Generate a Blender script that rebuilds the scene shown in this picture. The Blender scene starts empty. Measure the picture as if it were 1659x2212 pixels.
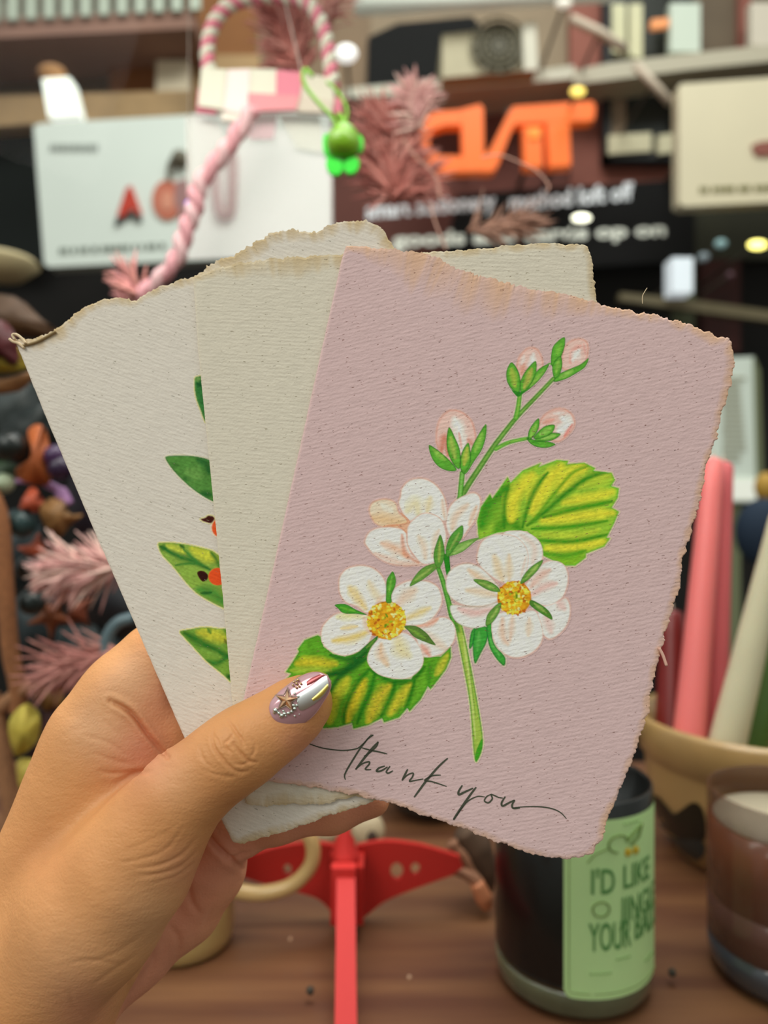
import bpy, math, random
import numpy as np
from mathutils import Vector, noise as mnoise
from mathutils.geometry import tessellate_polygon
random.seed(7); RNG = np.random.default_rng(11)
SC = bpy.context.scene
COL = SC.collection

# ------------------------------------------------------------------ camera
H = 1.35                      # eye height of the phone camera (m)
LEDGE = H - 0.250
F = 2212 * 26.0 / 36.0        # focal length in pixels
cam_d = bpy.data.cameras.new('camera')
cam_d.sensor_fit = 'VERTICAL'; cam_d.sensor_height = 36.0; cam_d.sensor_width = 27.0
cam_d.lens = 26.0
cam_d.clip_start = 0.01; cam_d.clip_end = 60
cam_d.dof.use_dof = True; cam_d.dof.focus_distance = 0.193; cam_d.dof.aperture_fstop = 8.6
cam = bpy.data.objects.new('camera', cam_d); COL.objects.link(cam)
cam.location = (0, 0, H); cam.rotation_euler = (math.pi / 2, 0, 0)
SC.camera = cam

# ------------------------------------------------------------------ light
SC.view_settings.view_transform = 'Standard'; SC.view_settings.look = 'None'
SC.view_settings.exposure = 0.0; SC.view_settings.gamma = 1.0
SC.view_settings.use_curve_mapping = False
w = bpy.data.worlds.new('daylight'); SC.world = w; w.use_nodes = True
nt = w.node_tree; nt.nodes.clear()
tc = nt.nodes.new('ShaderNodeTexCoord'); sx = nt.nodes.new('ShaderNodeSeparateXYZ')
rp = nt.nodes.new('ShaderNodeValToRGB'); bg = nt.nodes.new('ShaderNodeBackground'); wo = nt.nodes.new('ShaderNodeOutputWorld')
mr = nt.nodes.new('ShaderNodeMapRange'); mr.inputs[1].default_value = -1; mr.inputs[2].default_value = 1
nt.links.new(tc.outputs['Generated'], sx.inputs[0]); nt.links.new(sx.outputs['Z'], mr.inputs[0])
nt.links.new(mr.outputs[0], rp.inputs[0]); nt.links.new(rp.outputs[0], bg.inputs[0]); nt.links.new(bg.outputs[0], wo.inputs[0])
e = rp.color_ramp.elements
e[0].position = 0.30; e[0].color = (0.16, 0.12, 0.085, 1)
e[1].position = 0.80; e[1].color = (0.93, 1.0, 0.96, 1)
q = rp.color_ramp.elements.new(0.52); q.color = (0.42, 0.42, 0.38, 1)
bg.inputs[1].default_value = 0.80

def area(name, loc, target, size, power, col=(1, 1, 1)):
    l = bpy.data.lights.new(name, 'AREA'); l.shape = 'RECTANGLE'; l.size = size[0]; l.size_y = size[1]
    l.energy = power; l.color = col
    o = bpy.data.objects.new(name, l); COL.objects.link(o); o.location = loc
    o.rotation_euler = (Vector(target) - Vector(loc)).to_track_quat('-Z', 'Y').to_euler()
    return o
area('sky_opening_light', (-1.1, -0.9, H + 1.3), (0, 0.2, H), (1.3, 0.9), 20, (1.0, 0.97, 0.92))
area('street_fill', (0.5, 1.2, H + 4.2), (0, 4.0, H + 1.2), (3.0, 1.2), 122, (0.96, 1.0, 0.98))  # added fill light, out of view, brightens the street front and signs
area('display_fill', (0.15, 0.345, H + 0.42), (0.17, 0.44, LEDGE + .06), (1.0, 0.06), 2.6, (1.0, 0.93, 0.84))  # added fill above the frame, lifts the jar label and display items

# ------------------------------------------------------------------ helpers
def s2l(c):
    c = np.asarray(c, dtype=float) / 255.0
    return np.where(c <= 0.04045, c / 12.92, ((c + 0.055) / 1.055) ** 2.4)
def rgb(*c):
    v = s2l(c); return (float(v[0]), float(v[1]), float(v[2]), 1.0)
def P(px, py, Y):             # a point of the place: Y metres in front of the camera
    return Vector(((px - 829.5) / F * Y, Y, H - (py - 1106.0) / F * Y))
def mpp(Y): return Y / F      # metres per pixel at distance Y

MATS = {}
def mat(name, col, rough=0.6, metal=0.0, vary=0.0, vscale=30.0, bump=0.0, bscale=200.0, emis=0.0, trans=0.0, alpha=1.0, coat=0.0, attr=False, sub=0.0, ior=1.45):
    if name in MATS: return MATS[name]
    m = bpy.data.materials.new(name); m.use_nodes = True
    n = m.node_tree.nodes; L = m.node_tree.links; b = n['Principled BSDF']
    b.inputs['Base Color'].default_value = rgb(*col); b.inputs['Roughness'].default_value = rough
    b.inputs['Metallic'].default_value = metal; b.inputs['Coat Weight'].default_value = coat
    b.inputs['Transmission Weight'].default_value = trans; b.inputs['IOR'].default_value = ior
    b.inputs['Alpha'].default_value = alpha
    if sub: b.inputs['Subsurface Weight'].default_value = sub; b.inputs['Subsurface Radius'].default_value = (0.004, 0.0015, 0.0008); b.inputs['Subsurface Scale'].default_value = 1.0
    if emis: b.inputs['Emission Color'].default_value = rgb(*col); b.inputs['Emission Strength'].default_value = emis
    src = None
    if attr:
        a = n.new('ShaderNodeAttribute'); a.attribute_name = 'Col'; src = a.outputs['Color']
        L.new(src, b.inputs['Base Color'])
    if vary or bump:
        t = n.new('ShaderNodeTexCoord')
    if vary:
        z = n.new('ShaderNodeTexNoise'); z.inputs['Scale'].default_value = vscale; z.inputs['Detail'].default_value = 4
        L.new(t.outputs['Object'], z.inputs['Vector'])
        r = n.new('ShaderNodeMapRange'); r.inputs[1].default_value = 0.3; r.inputs[2].default_value = 0.7
        r.inputs[3].default_value = 1 - vary; r.inputs[4].default_value = 1 + vary
        L.new(z.outputs[0], r.inputs[0])
        x = n.new('ShaderNodeVectorMath'); x.operation = 'SCALE'
        if src is not None: L.new(src, x.inputs[0])
        else: x.inputs[0].default_value = rgb(*col)[:3]
        L.new(r.outputs[0], x.inputs['Scale']); L.new(x.outputs[0], b.inputs['Base Color'])
    if bump:
        z2 = n.new('ShaderNodeTexNoise'); z2.inputs['Scale'].default_value = bscale; z2.inputs['Detail'].default_value = 4
        L.new(t.outputs['Object'], z2.inputs['Vector'])
        bn = n.new('ShaderNodeBump'); bn.inputs['Strength'].default_value = bump; bn.inputs['Distance'].default_value = 0.0006
        L.new(z2.outputs[0], bn.inputs['Height']); L.new(bn.outputs[0], b.inputs['Normal'])
    MATS[name] = m; return m

ORG = {}
def tag(o, label=None, cat=None, group=None, kind=None):
    if label: o['label'] = label
    if cat: o['category'] = cat
    if group: o['group'] = group
    if kind: o['kind'] = kind
    return o
def thing(name, label, cat, loc, group=None):
    o = bpy.data.objects.new(name, None); COL.objects.link(o); o.location = Vector(loc)
    o.empty_display_size = 0.01
    ORG[o.name] = Vector(loc); return tag(o, label, cat, group)
def mk(name, verts, faces, m, parent=None, smooth=False, cols=None, origin=None):
    V = np.asarray([tuple(v) for v in verts] if not isinstance(verts, np.ndarray) else verts, dtype=float)
    if parent is not None: org = ORG[parent.name]
    elif origin is not None: org = Vector(origin)
    else:
        lo, hi = V.min(0), V.max(0); org = Vector(((lo[0] + hi[0]) / 2, (lo[1] + hi[1]) / 2, lo[2]))
    V = V - np.array(org)
    me = bpy.data.meshes.new(name)
    if isinstance(faces, np.ndarray):
        nf, k = faces.shape
        me.vertices.add(len(V)); me.vertices.foreach_set('co', V.astype(np.float32).ravel())
        me.loops.add(nf * k); me.loops.foreach_set('vertex_index', faces.astype(np.int32).ravel())
        me.polygons.add(nf); me.polygons.foreach_set('loop_start', np.arange(0, nf * k, k, dtype=np.int32))
        me.update(calc_edges=True); me.validate()
    else:
        me.from_pydata(V.tolist(), [], [tuple(int(i) for i in f) for f in faces]); me.update()
    if m is not None: me.materials.append(m)
    if smooth: me.polygons.foreach_set('use_smooth', [True] * len(me.polygons))
    if cols is not None:
        a = me.color_attributes.new('Col', 'FLOAT_COLOR', 'POINT')
        c = np.ones((len(V), 4), dtype=np.float32); c[:, :3] = cols; a.data.foreach_set('color', c.ravel())
    o = bpy.data.objects.new(name, me); COL.objects.link(o)
    if parent is not None: o.parent = parent; ORG[o.name] = org
    else: o.location = org; ORG[o.name] = org
    return o

class MB:
    def __init__(s): s.v = []; s.f = []; s.c = []
    def add(s, V, Fc, col=None):
        b = len(s.v); s.v += [tuple(v) for v in V]; s.f += [tuple(i + b for i in f) for f in Fc]
        s.c += [tuple(col[:3]) if col is not None else (1, 1, 1)] * len(V); return s
    def prism(s, pts, d, col=None):   # pts: world points of a face, d: extrusion vector
        n = len(pts); d = Vector(d); V = [Vector(p) for p in pts] + [Vector(p) + d for p in pts]
        tr = tessellate_polygon([[Vector(p) for p in pts]])
        Fc = [tuple(t) for t in tr] + [tuple(i + n for i in reversed(t)) for t in tr]
        Fc += [(i, (i + 1) % n, (i + 1) % n + n, i + n) for i in range(n)]
        return s.add(V, Fc, col)
    def slab(s, px, Y, th, col=None): # outline given in the view at distance Y, thickness th going back
        return s.prism([P(x, y, Y) for x, y in px], (0, th, 0), col)
    def box(s, lo, hi, col=None):
        x0, y0, z0 = lo; x1, y1, z1 = hi
        return s.prism([(x0, y0, z0), (x1, y0, z0), (x1, y0, z1), (x0, y0, z1)], (0, y1 - y0, 0), col)
    def tube(s, path, r, n=8, col=None, closed=False):
        path = [Vector(p) for p in path]; k = len(path)
        R = r if hasattr(r, '__len__') else [r] * k
        V = []; Fc = []; up = None
        for i, p in enumerate(path):
            if closed: t = path[(i + 1) % k] - path[i - 1]
            else: t = path[min(i + 1, k - 1)] - path[max(i - 1, 0)]
            t.normalize()
            if up is None:
                up = Vector((0, 1, 0)) if abs(t.y) < 0.8 else Vector((1, 0, 0))
            u = (up - t * up.dot(t)).normalized(); up = u; v = t.cross(u)
            for j in range(n):
                a = 2 * math.pi * j / n; V.append(p + (u * math.cos(a) + v * math.sin(a)) * R[i])
        m = k if closed else k - 1
        for i in range(m):
            for j in range(n):
                a, b = i * n + j, i * n + (j + 1) % n; i2 = (i + 1) % k
                Fc.append((a, b, i2 * n + (j + 1) % n, i2 * n + j))
        if not closed: Fc.append(tuple(range(n))[::-1]); Fc.append(tuple(range((k - 1) * n, k * n)))
        return s.add(V, Fc, col)
    def lathe(s, c, prof, n=48, col=None, ax=None):  # prof: (r, z) pairs from c
        V = []; Fc = []; c = Vector(c)
        for r, z in prof:
            for j in range(n):
                a = 2 * math.pi * j / n; V.append(c + Vector((r * math.cos(a), r * math.sin(a), z)))
        for i in range(len(prof) - 1):
            for j in range(n):
                Fc.append((i * n + j, i * n + (j + 1) % n, (i + 1) * n + (j + 1) % n, (i + 1) * n + j))
        return s.add(V, Fc, col)
    def ball(s, c, r, n=14, m=9, col=None, rot=None):
        c = Vector(c); r = Vector(r) if hasattr(r, '__len__') else Vector((r, r, r)); V = []; Fc = []
        for i in range(m + 1):
            th = math.pi * i / m
            for j in range(n):
                a = 2 * math.pi * j / n
                v = Vector((math.sin(th) * math.cos(a) * r.x, math.sin(th) * math.sin(a) * r.y, math.cos(th) * r.z))
                if rot is not None: v = rot @ v
                V.append(c + v)
        for i in range(m):
            for j in range(n): Fc.append((i * n + j, (i + 1) * n + j, (i + 1) * n + (j + 1) % n, i * n + (j + 1) % n))
        return s.add(V, Fc, col)
    def build(s, name, m, parent=None, smooth=False, cols=False):
        return mk(name, s.v, s.f, m, parent, smooth, np.array(s.c) if cols else None)
def quad(x0, y0, x1, y1): return [(x0, y0), (x1, y0), (x1, y1), (x0, y1)]
def smooth_path(pts, n=8, closed=False):
    pts = [tuple(map(float, p)) for p in pts]; k = len(pts); out = []
    rng = range(k if closed else k - 1)
    for i in rng:
        g = (lambda j: pts[j % k]) if closed else (lambda j: pts[min(max(j, 0), k - 1)])
        p0, p1, p2, p3 = map(np.array, (g(i - 1), g(i), g(i + 1), g(i + 2)))
        for j in range(n):
            t = j / n
            out.append(0.5 * ((2 * p1) + (-p0 + p2) * t + (2 * p0 - 5 * p1 + 4 * p2 - p3) * t * t + (-p0 + 3 * p1 - 3 * p2 + p3) * t ** 3))
    if not closed: out.append(np.array(pts[-1]))
    return [tuple(o) for o in out]
def textmesh(s, size, bold=0.0, xs=1.0):
    cu = bpy.data.curves.new('t', 'FONT'); cu.body = s; cu.size = size; cu.offset = bold; cu.align_x = 'LEFT'; cu.resolution_u = 3
    o = bpy.data.objects.new('t', cu); COL.objects.link(o)
    dg = bpy.context.evaluated_depsgraph_get(); me = bpy.data.meshes.new_from_object(o.evaluated_get(dg))
    V = [(v.co.x * xs, v.co.y) for v in me.vertices]; Fc = [tuple(p.vertices) for p in me.polygons]
    bpy.data.objects.remove(o); bpy.data.meshes.remove(me); bpy.data.curves.remove(cu)
    return V, Fc
# ------------------------------------------------------------------ setting: street front, floor, ledge, glass
ST = 4.0
LZ = H - 0.250        # top of the display ledge
def struct(name, mb, m): return tag(mb.build(name, m), kind='structure')
struct('wall_back', MB().box((-5, ST + 0.25, -0.6), (5, ST + 0.40, 5.2)), mat('dark_wall', (20, 16, 13), 0.9, vary=0.4, vscale=2.5))
struct('floor', MB().box((-5, 0.9, -0.6), (5, ST + 0.3, -0.5)), mat('floor_dark', (18, 15, 13), 0.8, vary=0.3, vscale=4))
def ledge_mat():
    m = mat('ledge_wood', (96, 58, 38), 0.5, coat=0.05); n = m.node_tree.nodes; L = m.node_tree.links; b = n['Principled BSDF']
    t = n.new('ShaderNodeTexCoord'); mp = n.new('ShaderNodeMapping'); mp.inputs['Scale'].default_value = (3, 30, 3)
    z = n.new('ShaderNodeTexNoise'); z.inputs['Scale'].default_value = 1.6; z.inputs['Detail'].default_value = 5
    r = n.new('ShaderNodeValToRGB'); r.color_ramp.elements[0].position = .35; r.color_ramp.elements[1].position = .68
    r.color_ramp.elements[0].color = rgb(88, 50, 32); r.color_ramp.elements[1].color = rgb(122, 82, 52)
    L.new(t.outputs['Object'], mp.inputs[0]); L.new(mp.outputs[0], z.inputs[0]); L.new(z.outputs[0], r.inputs[0]); L.new(r.outputs[0], b.inputs['Base Color'])
    return m
struct('trim_1', MB().box((-1.6, 0.318, LZ - 0.03), (1.6, 0.74, LZ)), ledge_mat())
# street front: everything at its own depth in front of the dark wall
def fr(name, px, m, dy=0.0, th=0.12):
    o = MB().slab(px, ST + dy, th).build(name, m); return tag(o, kind='structure')
M_ = mat
fr('trim_2', [(-700, 60), (420, 20), (420, 60), (-700, 118)], M_('slab_pink', (150, 112, 96), .8, vary=.12, vscale=3), -0.25, .45)
fr('trim_3', quad(-700, -400, 430, 260), M_('olive_recess', (76, 60, 42), .9, vary=.25, vscale=2), 0.12, .1)
fr('trim_4', [(50, 160), (55, 80), (120, 120), (140, 150)], M_('recess_dark', (52, 32, 24), .9), 0.08, .03)
fr('trim_5', [(200, 50), (285, 48), (345, 125), (330, 140), (240, 100)], M_('recess_dark2', (40, 22, 16), .9), 0.08, .03)
fr('trim_6', quad(236, 100, 338, 206), M_('orange_panel', (124, 74, 36), .8, vary=.15), 0.05, .03)
fr('trim_7', quad(337, 130, 408, 206), M_('cream_panel', (222, 206, 178), .8), -0.02, .05)
fr('trim_8', [(-700, 225), (410, 195), (410, 250), (60, 268), (-700, 330)], M_('tan_band', (172, 140, 100), .8, vary=.25, vscale=4), -0.05, .1)
fr('trim_9', quad(405, -400, 560, 132), M_('amber_wall', (140, 90, 48), .8, vary=.2, vscale=2), 0.1, .05)
fr('trim_10', quad(400, 118, 560, 250), M_('tan_wall', (176, 142, 100), .8, vary=.2, vscale=2), 0.08, .05)
fr('trim_11', quad(556, -400, 800, 262), M_('grey_brown', (134, 110, 86), .8, vary=.12, vscale=3), 0.09, .05)
fr('trim_12', [(790, 250), (795, 80), (860, 50), (1020, 35), (1060, 80), (1060, 190), (1000, 250)], M_('black_recess', (8, 6, 5), .9), 0.06, .04)
fr('trim_13', quad(780, -400, 1236, 260), M_('grey_panel', (148, 128, 104), .8, vary=.1, vscale=3), 0.10, .05)
fr('trim_14', [(745, 190), (1100, 160), (1240, 140), (1240, 168), (1080, 186), (745, 212)], M_('white_ledge', (206, 200, 180), .6), -0.2, .3)
fr('trim_15', quad(1232, -400, 1312, 560), M_('maroon', (142, 84, 70), .8, vary=.15, vscale=3), 0.04, .08)
fr('trim_16', [(740, 214), (1236, 190), (1312, 200), (1312, 560), (700, 560), (700, 214)], M_('maroon_board', (104, 58, 48), .8, vary=.2, vscale=3), 0.07, .04)
fr('trim_17', quad(1310, 330, 1500, 420), M_('maroon', (142, 84, 70)), 0.05, .06)
fr('trim_18', [(990, 420), (1500, 385), (1500, 560), (950, 600)], M_('black_board', (12, 9, 8), .95), 0.02, .04)
fr('trim_19', quad(1500, -400, 2300, 240), M_('taupe', (104, 88, 70), .8, vary=.12, vscale=3), 0.1, .06)
fr('trim_20', quad(1598, -400, 1625, 175), M_('maroon', (142, 84, 70)), 0.05, .05)
fr('trim_21', [(1240, 152), (1320, 135), (1700, 92), (1700, 128), (1490, 150), (1240, 182)], M_('beige_beam', (186, 176, 154), .6), -0.22, .2)
fr('trim_22', quad(1466, 420, 2300, 560), M_('olive_dark', (52, 50, 34), .8, vary=.2, vscale=3), 0.08, .06)
fr('trim_23', quad(1470, 560, 1500, 900), M_('olive_post', (84, 88, 62), .7), -0.3, .1)
fr('trim_24', [(1340, 632), (1500, 648), (1800, 690), (1800, 712), (1500, 672), (1340, 648)], M_('olive_rail', (108, 96, 70), .7), -0.4, .05)
fr('trim_25', quad(1520, 560, 1600, 760), M_('deep_red', (60, 20, 14), .8, vary=.3, vscale=5), 0.0, .1)
fr('trim_26', quad(-700, 300, 110, 560), M_('dark_green', (12, 18, 14), .9), 0.1, .05)

def stem(par, x, y, Yd, r=.008):
    c = P(x, y, Yd); MB().tube([c, (c.x, ST + .26, c.z)], r, 6).build('wall_bracket', mat('bracket', (70, 62, 52), .6), par)
# street window on the right with its blinds, and the pieces round it
wr = thing('street_window', 'black framed street window with cream blinds, right of the orange sign', 'window', P(1390, 330, ST))
f_ = MB()
for x0, y0, x1, y1 in ((1306, -80, 1320, 345), (1306, 328, 1480, 345), (1306, -95, 1480, -80), (1466, -80, 1480, 345)): f_.slab(quad(x0, y0, x1, y1), ST - .04, .1)
f_.build('frame', M_('black_frame', (14, 12, 10), .6), wr)
MB().slab(quad(1315, -80, 1470, 335), ST + .05, .01).build('pane', M_('dark_pane', (42, 42, 35), .2), wr)
MB().slab(quad(1318, 150, 1352, 290), ST + .0, .03).build('side_panel', M_('taupe_side', (146, 124, 102), .8), wr)
for i, (x0, x1, y1) in enumerate(((1322, 1352, 118), (1360, 1388, 126))): MB().slab([(x0, 8), (x1, 8), (x1, y1), (x0, y1 - 6)], ST - .02, .03).build('blind', M_('cream_blind', (212, 206, 168), .7), wr)
for x0, x1 in ((1314, 1408), (1422, 1466)): MB().slab([(x0, 292), (x1, 286), (x1, 326), (x0, 333)], ST - .06, .06).build('sill', M_('sill_cream', (206, 196, 162), .7), wr)
o = MB().slab(quad(1448, 6, 1513, 112), ST - .1, .05).build('street_banner', M_('white_panel', (204, 212, 196), .6)); tag(o, 'upright white panel hanging beside the blinds of the street window', 'panel')
o = MB().slab(quad(1622, 5, 1740, 98), ST - .1, .05).build('street_banner', M_('pale_panel', (208, 196, 178), .6)); tag(o, 'pale panel cut by the right edge of the photo, above the cream sign', 'panel')
o = MB().slab([(1408, 42), (1445, 38), (1445, 55), (1408, 60)], ST - .12, .03).build('wall_lamp', M_('amber_lamp', (220, 140, 84), .5, emis=.5)); tag(o, 'small amber wall lamp between the blinds and the white panel', 'lamp')
# railing and balcony
rl = thing('balcony_railing', 'pale balcony railing of upright bars at the top left corner', 'railing', P(200, 60, ST - .3))
MB().slab([(-700, -40), (440, -70), (440, -58), (-700, -28)], ST - .3, .03).build('top_rail', M_('pale_rail', (190, 198, 180), .6), rl)
for i in range(22):
    x = -420 + i * 39.5; y = 42 - x * .055
    MB().slab([(x, -60), (x + 23, -62), (x + 23, y), (x, y + 1)], ST - .28, .02).build('bar', MATS['pale_rail'], rl)
o = MB().tube([P(-60, 30, ST - .2), P(30, 26, ST - .2)], .03).build('pipe', M_('pale_pipe', (170, 160, 140))); tag(o, 'short pale pipe under the balcony railing at the left edge', 'pipe')
# lit box on the left
o = MB().prism([P(90, 170, ST - .4), P(150, 166, ST - .4), P(170, 246, ST - .4), P(104, 252, ST - .4)], (0, .1, 0)).build('lit_lantern', M_('lit_white', (236, 240, 228), .5, emis=.9)); tag(o, 'glowing white tilted lantern box above the white sign', 'lantern')
o = MB().ball(P(112, 158, ST - .35), (.07, .05, .04)).build('lantern_hood', M_('amber_hood', (186, 134, 84), .6), o); stem(bpy.data.objects['lit_lantern'], 130, 205, ST - .34)
# white tube at the top
o = MB().tube([P(765, 12, ST - .4), P(1000, 2, ST - .4), P(1320, -18, ST - .4)], .045, 12).build('tube_light', M_('tube_white', (216, 218, 204), .4, emis=.15), None, True); tag(o, 'long white tube lamp along the top above the air conditioner', 'lamp')
# air conditioner
ac = thing('air_conditioner', 'cream outdoor air conditioner unit with round dark fan above the orange sign', 'air conditioner', P(1050, 160, ST - .3))
MB().slab([(955, 75), (1158, 52), (1160, 150), (955, 168)], ST - .3, .3).build('body', M_('ac_cream', (186, 174, 142), .6, vary=.05), ac)
MB().slab([(1128, 50), (1158, 48), (1162, 150), (1132, 152)], ST - .33, .02).build('side_panel', M_('ac_white', (214, 206, 186), .6), ac)
c = P(1078, 98, ST - .32); k = mpp(ST)
g = MB()
for r in (56, 45, 34, 23): g.tube([c + Vector((math.cos(a) * r * k, 0, math.sin(a) * r * k)) for a in np.linspace(0, 2 * math.pi, 28, endpoint=False)], .006, 6, closed=True)
for a in np.linspace(0, math.pi, 6, endpoint=False): g.tube([c + Vector((math.cos(a) * 56 * k, 0, math.sin(a) * 56 * k)), c - Vector((math.cos(a) * 56 * k, 0, math.sin(a) * 56 * k))], .004, 5)
g.build('fan_grille', M_('grille', (120, 112, 90), .5), ac)
MB().prism([c + Vector((math.cos(a) * 50 * k, .012, math.sin(a) * 50 * k)) for a in np.linspace(0, 2 * math.pi, 28, endpoint=False)], (0, .006, 0)).build('fan', M_('fan_dark', (62, 56, 40), .7), ac)
# rods
rods = [((1232, 40), (1300, 72), (1352, 108), .028, 'pinkish diagonal rod above the beige beam, beside the maroon wall'),
        ((1372, 140), (1412, 182), (1448, 222), .026, 'pale diagonal rod crossing the street window below the beige beam')]
for a, b, c2, r, lb in rods:
    o = MB().tube([P(*a, ST - .5), P(*b, ST - .5), P(*c2, ST - .5)], r * .8, 8).build('metal_rod', M_('rod_pale', (206, 186, 164), .5), None, True); tag(o, lb, 'rod'); stem(o, (a[0] + c2[0]) / 2, (a[1] + c2[1]) / 2, ST - .5)
# bulbs and glints
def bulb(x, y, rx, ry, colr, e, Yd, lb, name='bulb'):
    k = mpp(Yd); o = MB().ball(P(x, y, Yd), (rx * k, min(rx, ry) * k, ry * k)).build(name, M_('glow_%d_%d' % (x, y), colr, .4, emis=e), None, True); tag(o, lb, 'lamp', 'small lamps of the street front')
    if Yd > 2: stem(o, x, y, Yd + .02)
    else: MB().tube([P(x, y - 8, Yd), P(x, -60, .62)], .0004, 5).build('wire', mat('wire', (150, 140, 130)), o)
bulb(748, 116, 24, 18, (242, 240, 236), 1.0, ST - .6, 'round white bulb right of the pink and white handle')
bulb(1248, 198, 16, 9, (255, 222, 110), 1.6, ST - .5, 'small warm yellow lamp just above the T of the orange sign')
bulb(1256, 471, 20, 8, (255, 252, 226), 3.0, ST - .7, 'white oval lamp between the two white text lines')
bulb(1636, 529, 20, 9, (255, 240, 130), 3.5, ST - .6, 'yellow oval lamp at the right edge below the cream sign')
bulb(1557, 526, 13, 9, (130, 160, 160), .5, ST - .6, 'small blue grey lamp nearest the yellow oval lamp')
bulb(1520, 555, 12, 9, (120, 130, 134), .4, ST - .6, 'small grey lamp right of the white light box')
bulb(876, 222, 14, 9, (230, 190, 120), .6, ST - .6, 'faint warm lamp above the left end of the orange sign')
bulb(1218, 8, 18, 10, (230, 222, 206), .6, ST - .7, 'small white lamp at the top edge above the air conditioner')
bulb(408, 444, 9, 11, (120, 92, 226), 1.2, .60, 'small violet glint made as a glowing ball in front of the white sign letters')  # a glint modelled as a glowing ball; its wire is added
bulb(1577, 595, 8, 8, (84, 52, 60), .1, ST - .6, 'dim purplish lamp below the yellow oval lamp')
o = MB().slab(quad(1452, 556, 1497, 632), ST - .5, .1).build('light_box', M_('lightbox', (214, 220, 226), .5, emis=.5)); tag(o, 'small upright white light box on the olive post', 'light box')

# ------------------------------------------------------------------ signs
def sign_text(mb, s, x0, y0, x1, y1, hpx, Y, bold=0.0):
    V, Fc = textmesh(s, 1.0, bold); V = np.array(V); w_ = V[:, 0].max(); k = mpp(Y)
    pts = []
    for vx, vy in V:
        t = vx / w_; pts.append(P(x0 + (x1 - x0) * t, y0 + (y1 - y0) * t - vy / .73 * hpx, Y))
    mb.add(pts, Fc); return mb
# white sign
ws = thing('shop_sign', 'large white sign board with a red and black triangle letter, behind the pink ribbon', 'sign', P(400, 575, ST - .6))
WY = ST - .6
MB().slab([(72, 272), (90, 266), (705, 232), (714, 240), (716, 540), (706, 548), (106, 577), (95, 570)], WY, .08).build('board', M_('sign_white', (232, 238, 228), .55, vary=.03, vscale=2), ws)
TS = lambda x, y: (60 + x / 2.44, 220 + y / 2.44)
pol = lambda T, pts: [T(*p) for p in pts]
s1 = MB(); s1.slab(pol(TS, [(470, 600), (520, 450), (545, 440), (600, 590), (575, 600), (560, 560), (520, 580), (500, 610)]), WY - .012, .012)
s1.build('lettering', M_('sign_red', (206, 62, 42), .5), ws)
s1 = MB(); s1.slab(pol(TS, [(455, 650), (470, 605), (500, 612), (540, 580), (580, 590), (600, 620), (585, 635), (545, 600), (500, 625), (470, 650)]), WY - .014, .012)
s1.build('lettering', M_('sign_black', (42, 40, 36), .5), ws)
def ringpts(cx, cy, rx, ry, n=24): return [(cx + rx * math.cos(a), cy + ry * math.sin(a)) for a in np.linspace(0, 2 * math.pi, n, endpoint=False)]
s1 = MB(); s1.slab(pol(TS, ringpts(735, 515, 80, 105)), WY - .012, .012); s1.build('lettering', M_('sign_coral', (206, 116, 90), .5), ws)
s1 = MB(); s1.slab(pol(TS, ringpts(735, 520, 34, 52)), WY - .016, .012); s1.build('lettering', M_('sign_peach', (226, 150, 122), .5), ws)
s1 = MB(); s1.slab(pol(TS, [(780, 420), (850, 400), (880, 470), (860, 610), (800, 600), (770, 520)]), WY - .013, .012); s1.build('lettering', M_('sign_mauve', (166, 122, 118), .5), ws)
s1 = MB(); s1.tube([P(*TS(x, y), WY - .01) for x, y in smooth_path([(745, 420), (750, 330), (790, 290), (830, 330)])], .012, 6)
s1.ball(P(*TS(803, 300), WY - .02), .04); s1.build('lettering', M_('sign_grey', (110, 102, 84), .5), ws)
s1 = MB(); s1.tube([P(*TS(x, y), WY - .01) for x, y in smooth_path([(985, 290), (990, 450), (1010, 580), (1040, 600), (1068, 580), (1078, 450), (1075, 280), (1020, 268), (985, 290)])], .026, 6); s1.build('lettering', M_('sign_brown', (142, 92, 84), .5), ws)
s1 = MB(); x = 108
while x < 205: w_ = random.uniform(6, 12); s1.slab([(x, 312), (x + w_, 311), (x + w_, 325), (x, 326)], WY - .006, .006); x += w_ + 4
s1.build('small_print', M_('print_grey', (140, 146, 138), .6), ws)
s1 = MB(); x = 128
while x < 350: w_ = random.uniform(5, 13); yy = 536 - (x - 128) * .05; s1.slab([(x, yy), (x + w_, yy - .4), (x + w_, yy + 11), (x, yy + 11.4)], WY - .006, .006); x += w_ + random.choice((3, 3, 8))
s1.build('small_print', M_('print_grey2', (112, 122, 110), .6), ws)
for x in (200, 600): stem(ws, x, 400, WY + .07, .02)
# cream sign at right
cs = thing('shop_sign', 'cream sign board with a brownish red mark, cut by the right edge of the photo', 'sign', P(1650, 440, ST - .5)); CY = ST - .5
MB().slab([(1466, 186), (1472, 181), (1900, 150), (1900, 425), (1480, 446), (1467, 440)], CY, .08).build('board', M_('sign_cream', (226, 212, 180), .55, vary=.04, vscale=2), cs)
s1 = MB(); s1.slab([(1624, 314), (1640, 306), (1700, 300), (1700, 332), (1650, 336), (1632, 334)], CY - .012, .012); s1.build('lettering', M_('mark_red', (146, 84, 70), .5), cs)
s1 = MB(); x = 1512
while x < 1800: w_ = random.uniform(6, 14); yy = 404 - (x - 1512) * .03; s1.slab([(x, yy), (x + w_, yy), (x + w_, yy + 11), (x, yy + 11)], CY - .006, .006); x += w_ + random.choice((2, 3, 9))
s1.build('small_print', M_('print_olive', (120, 112, 60), .6), cs)
for x in (1520, 1800): stem(cs, x, 300, CY + .07, .02)
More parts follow.
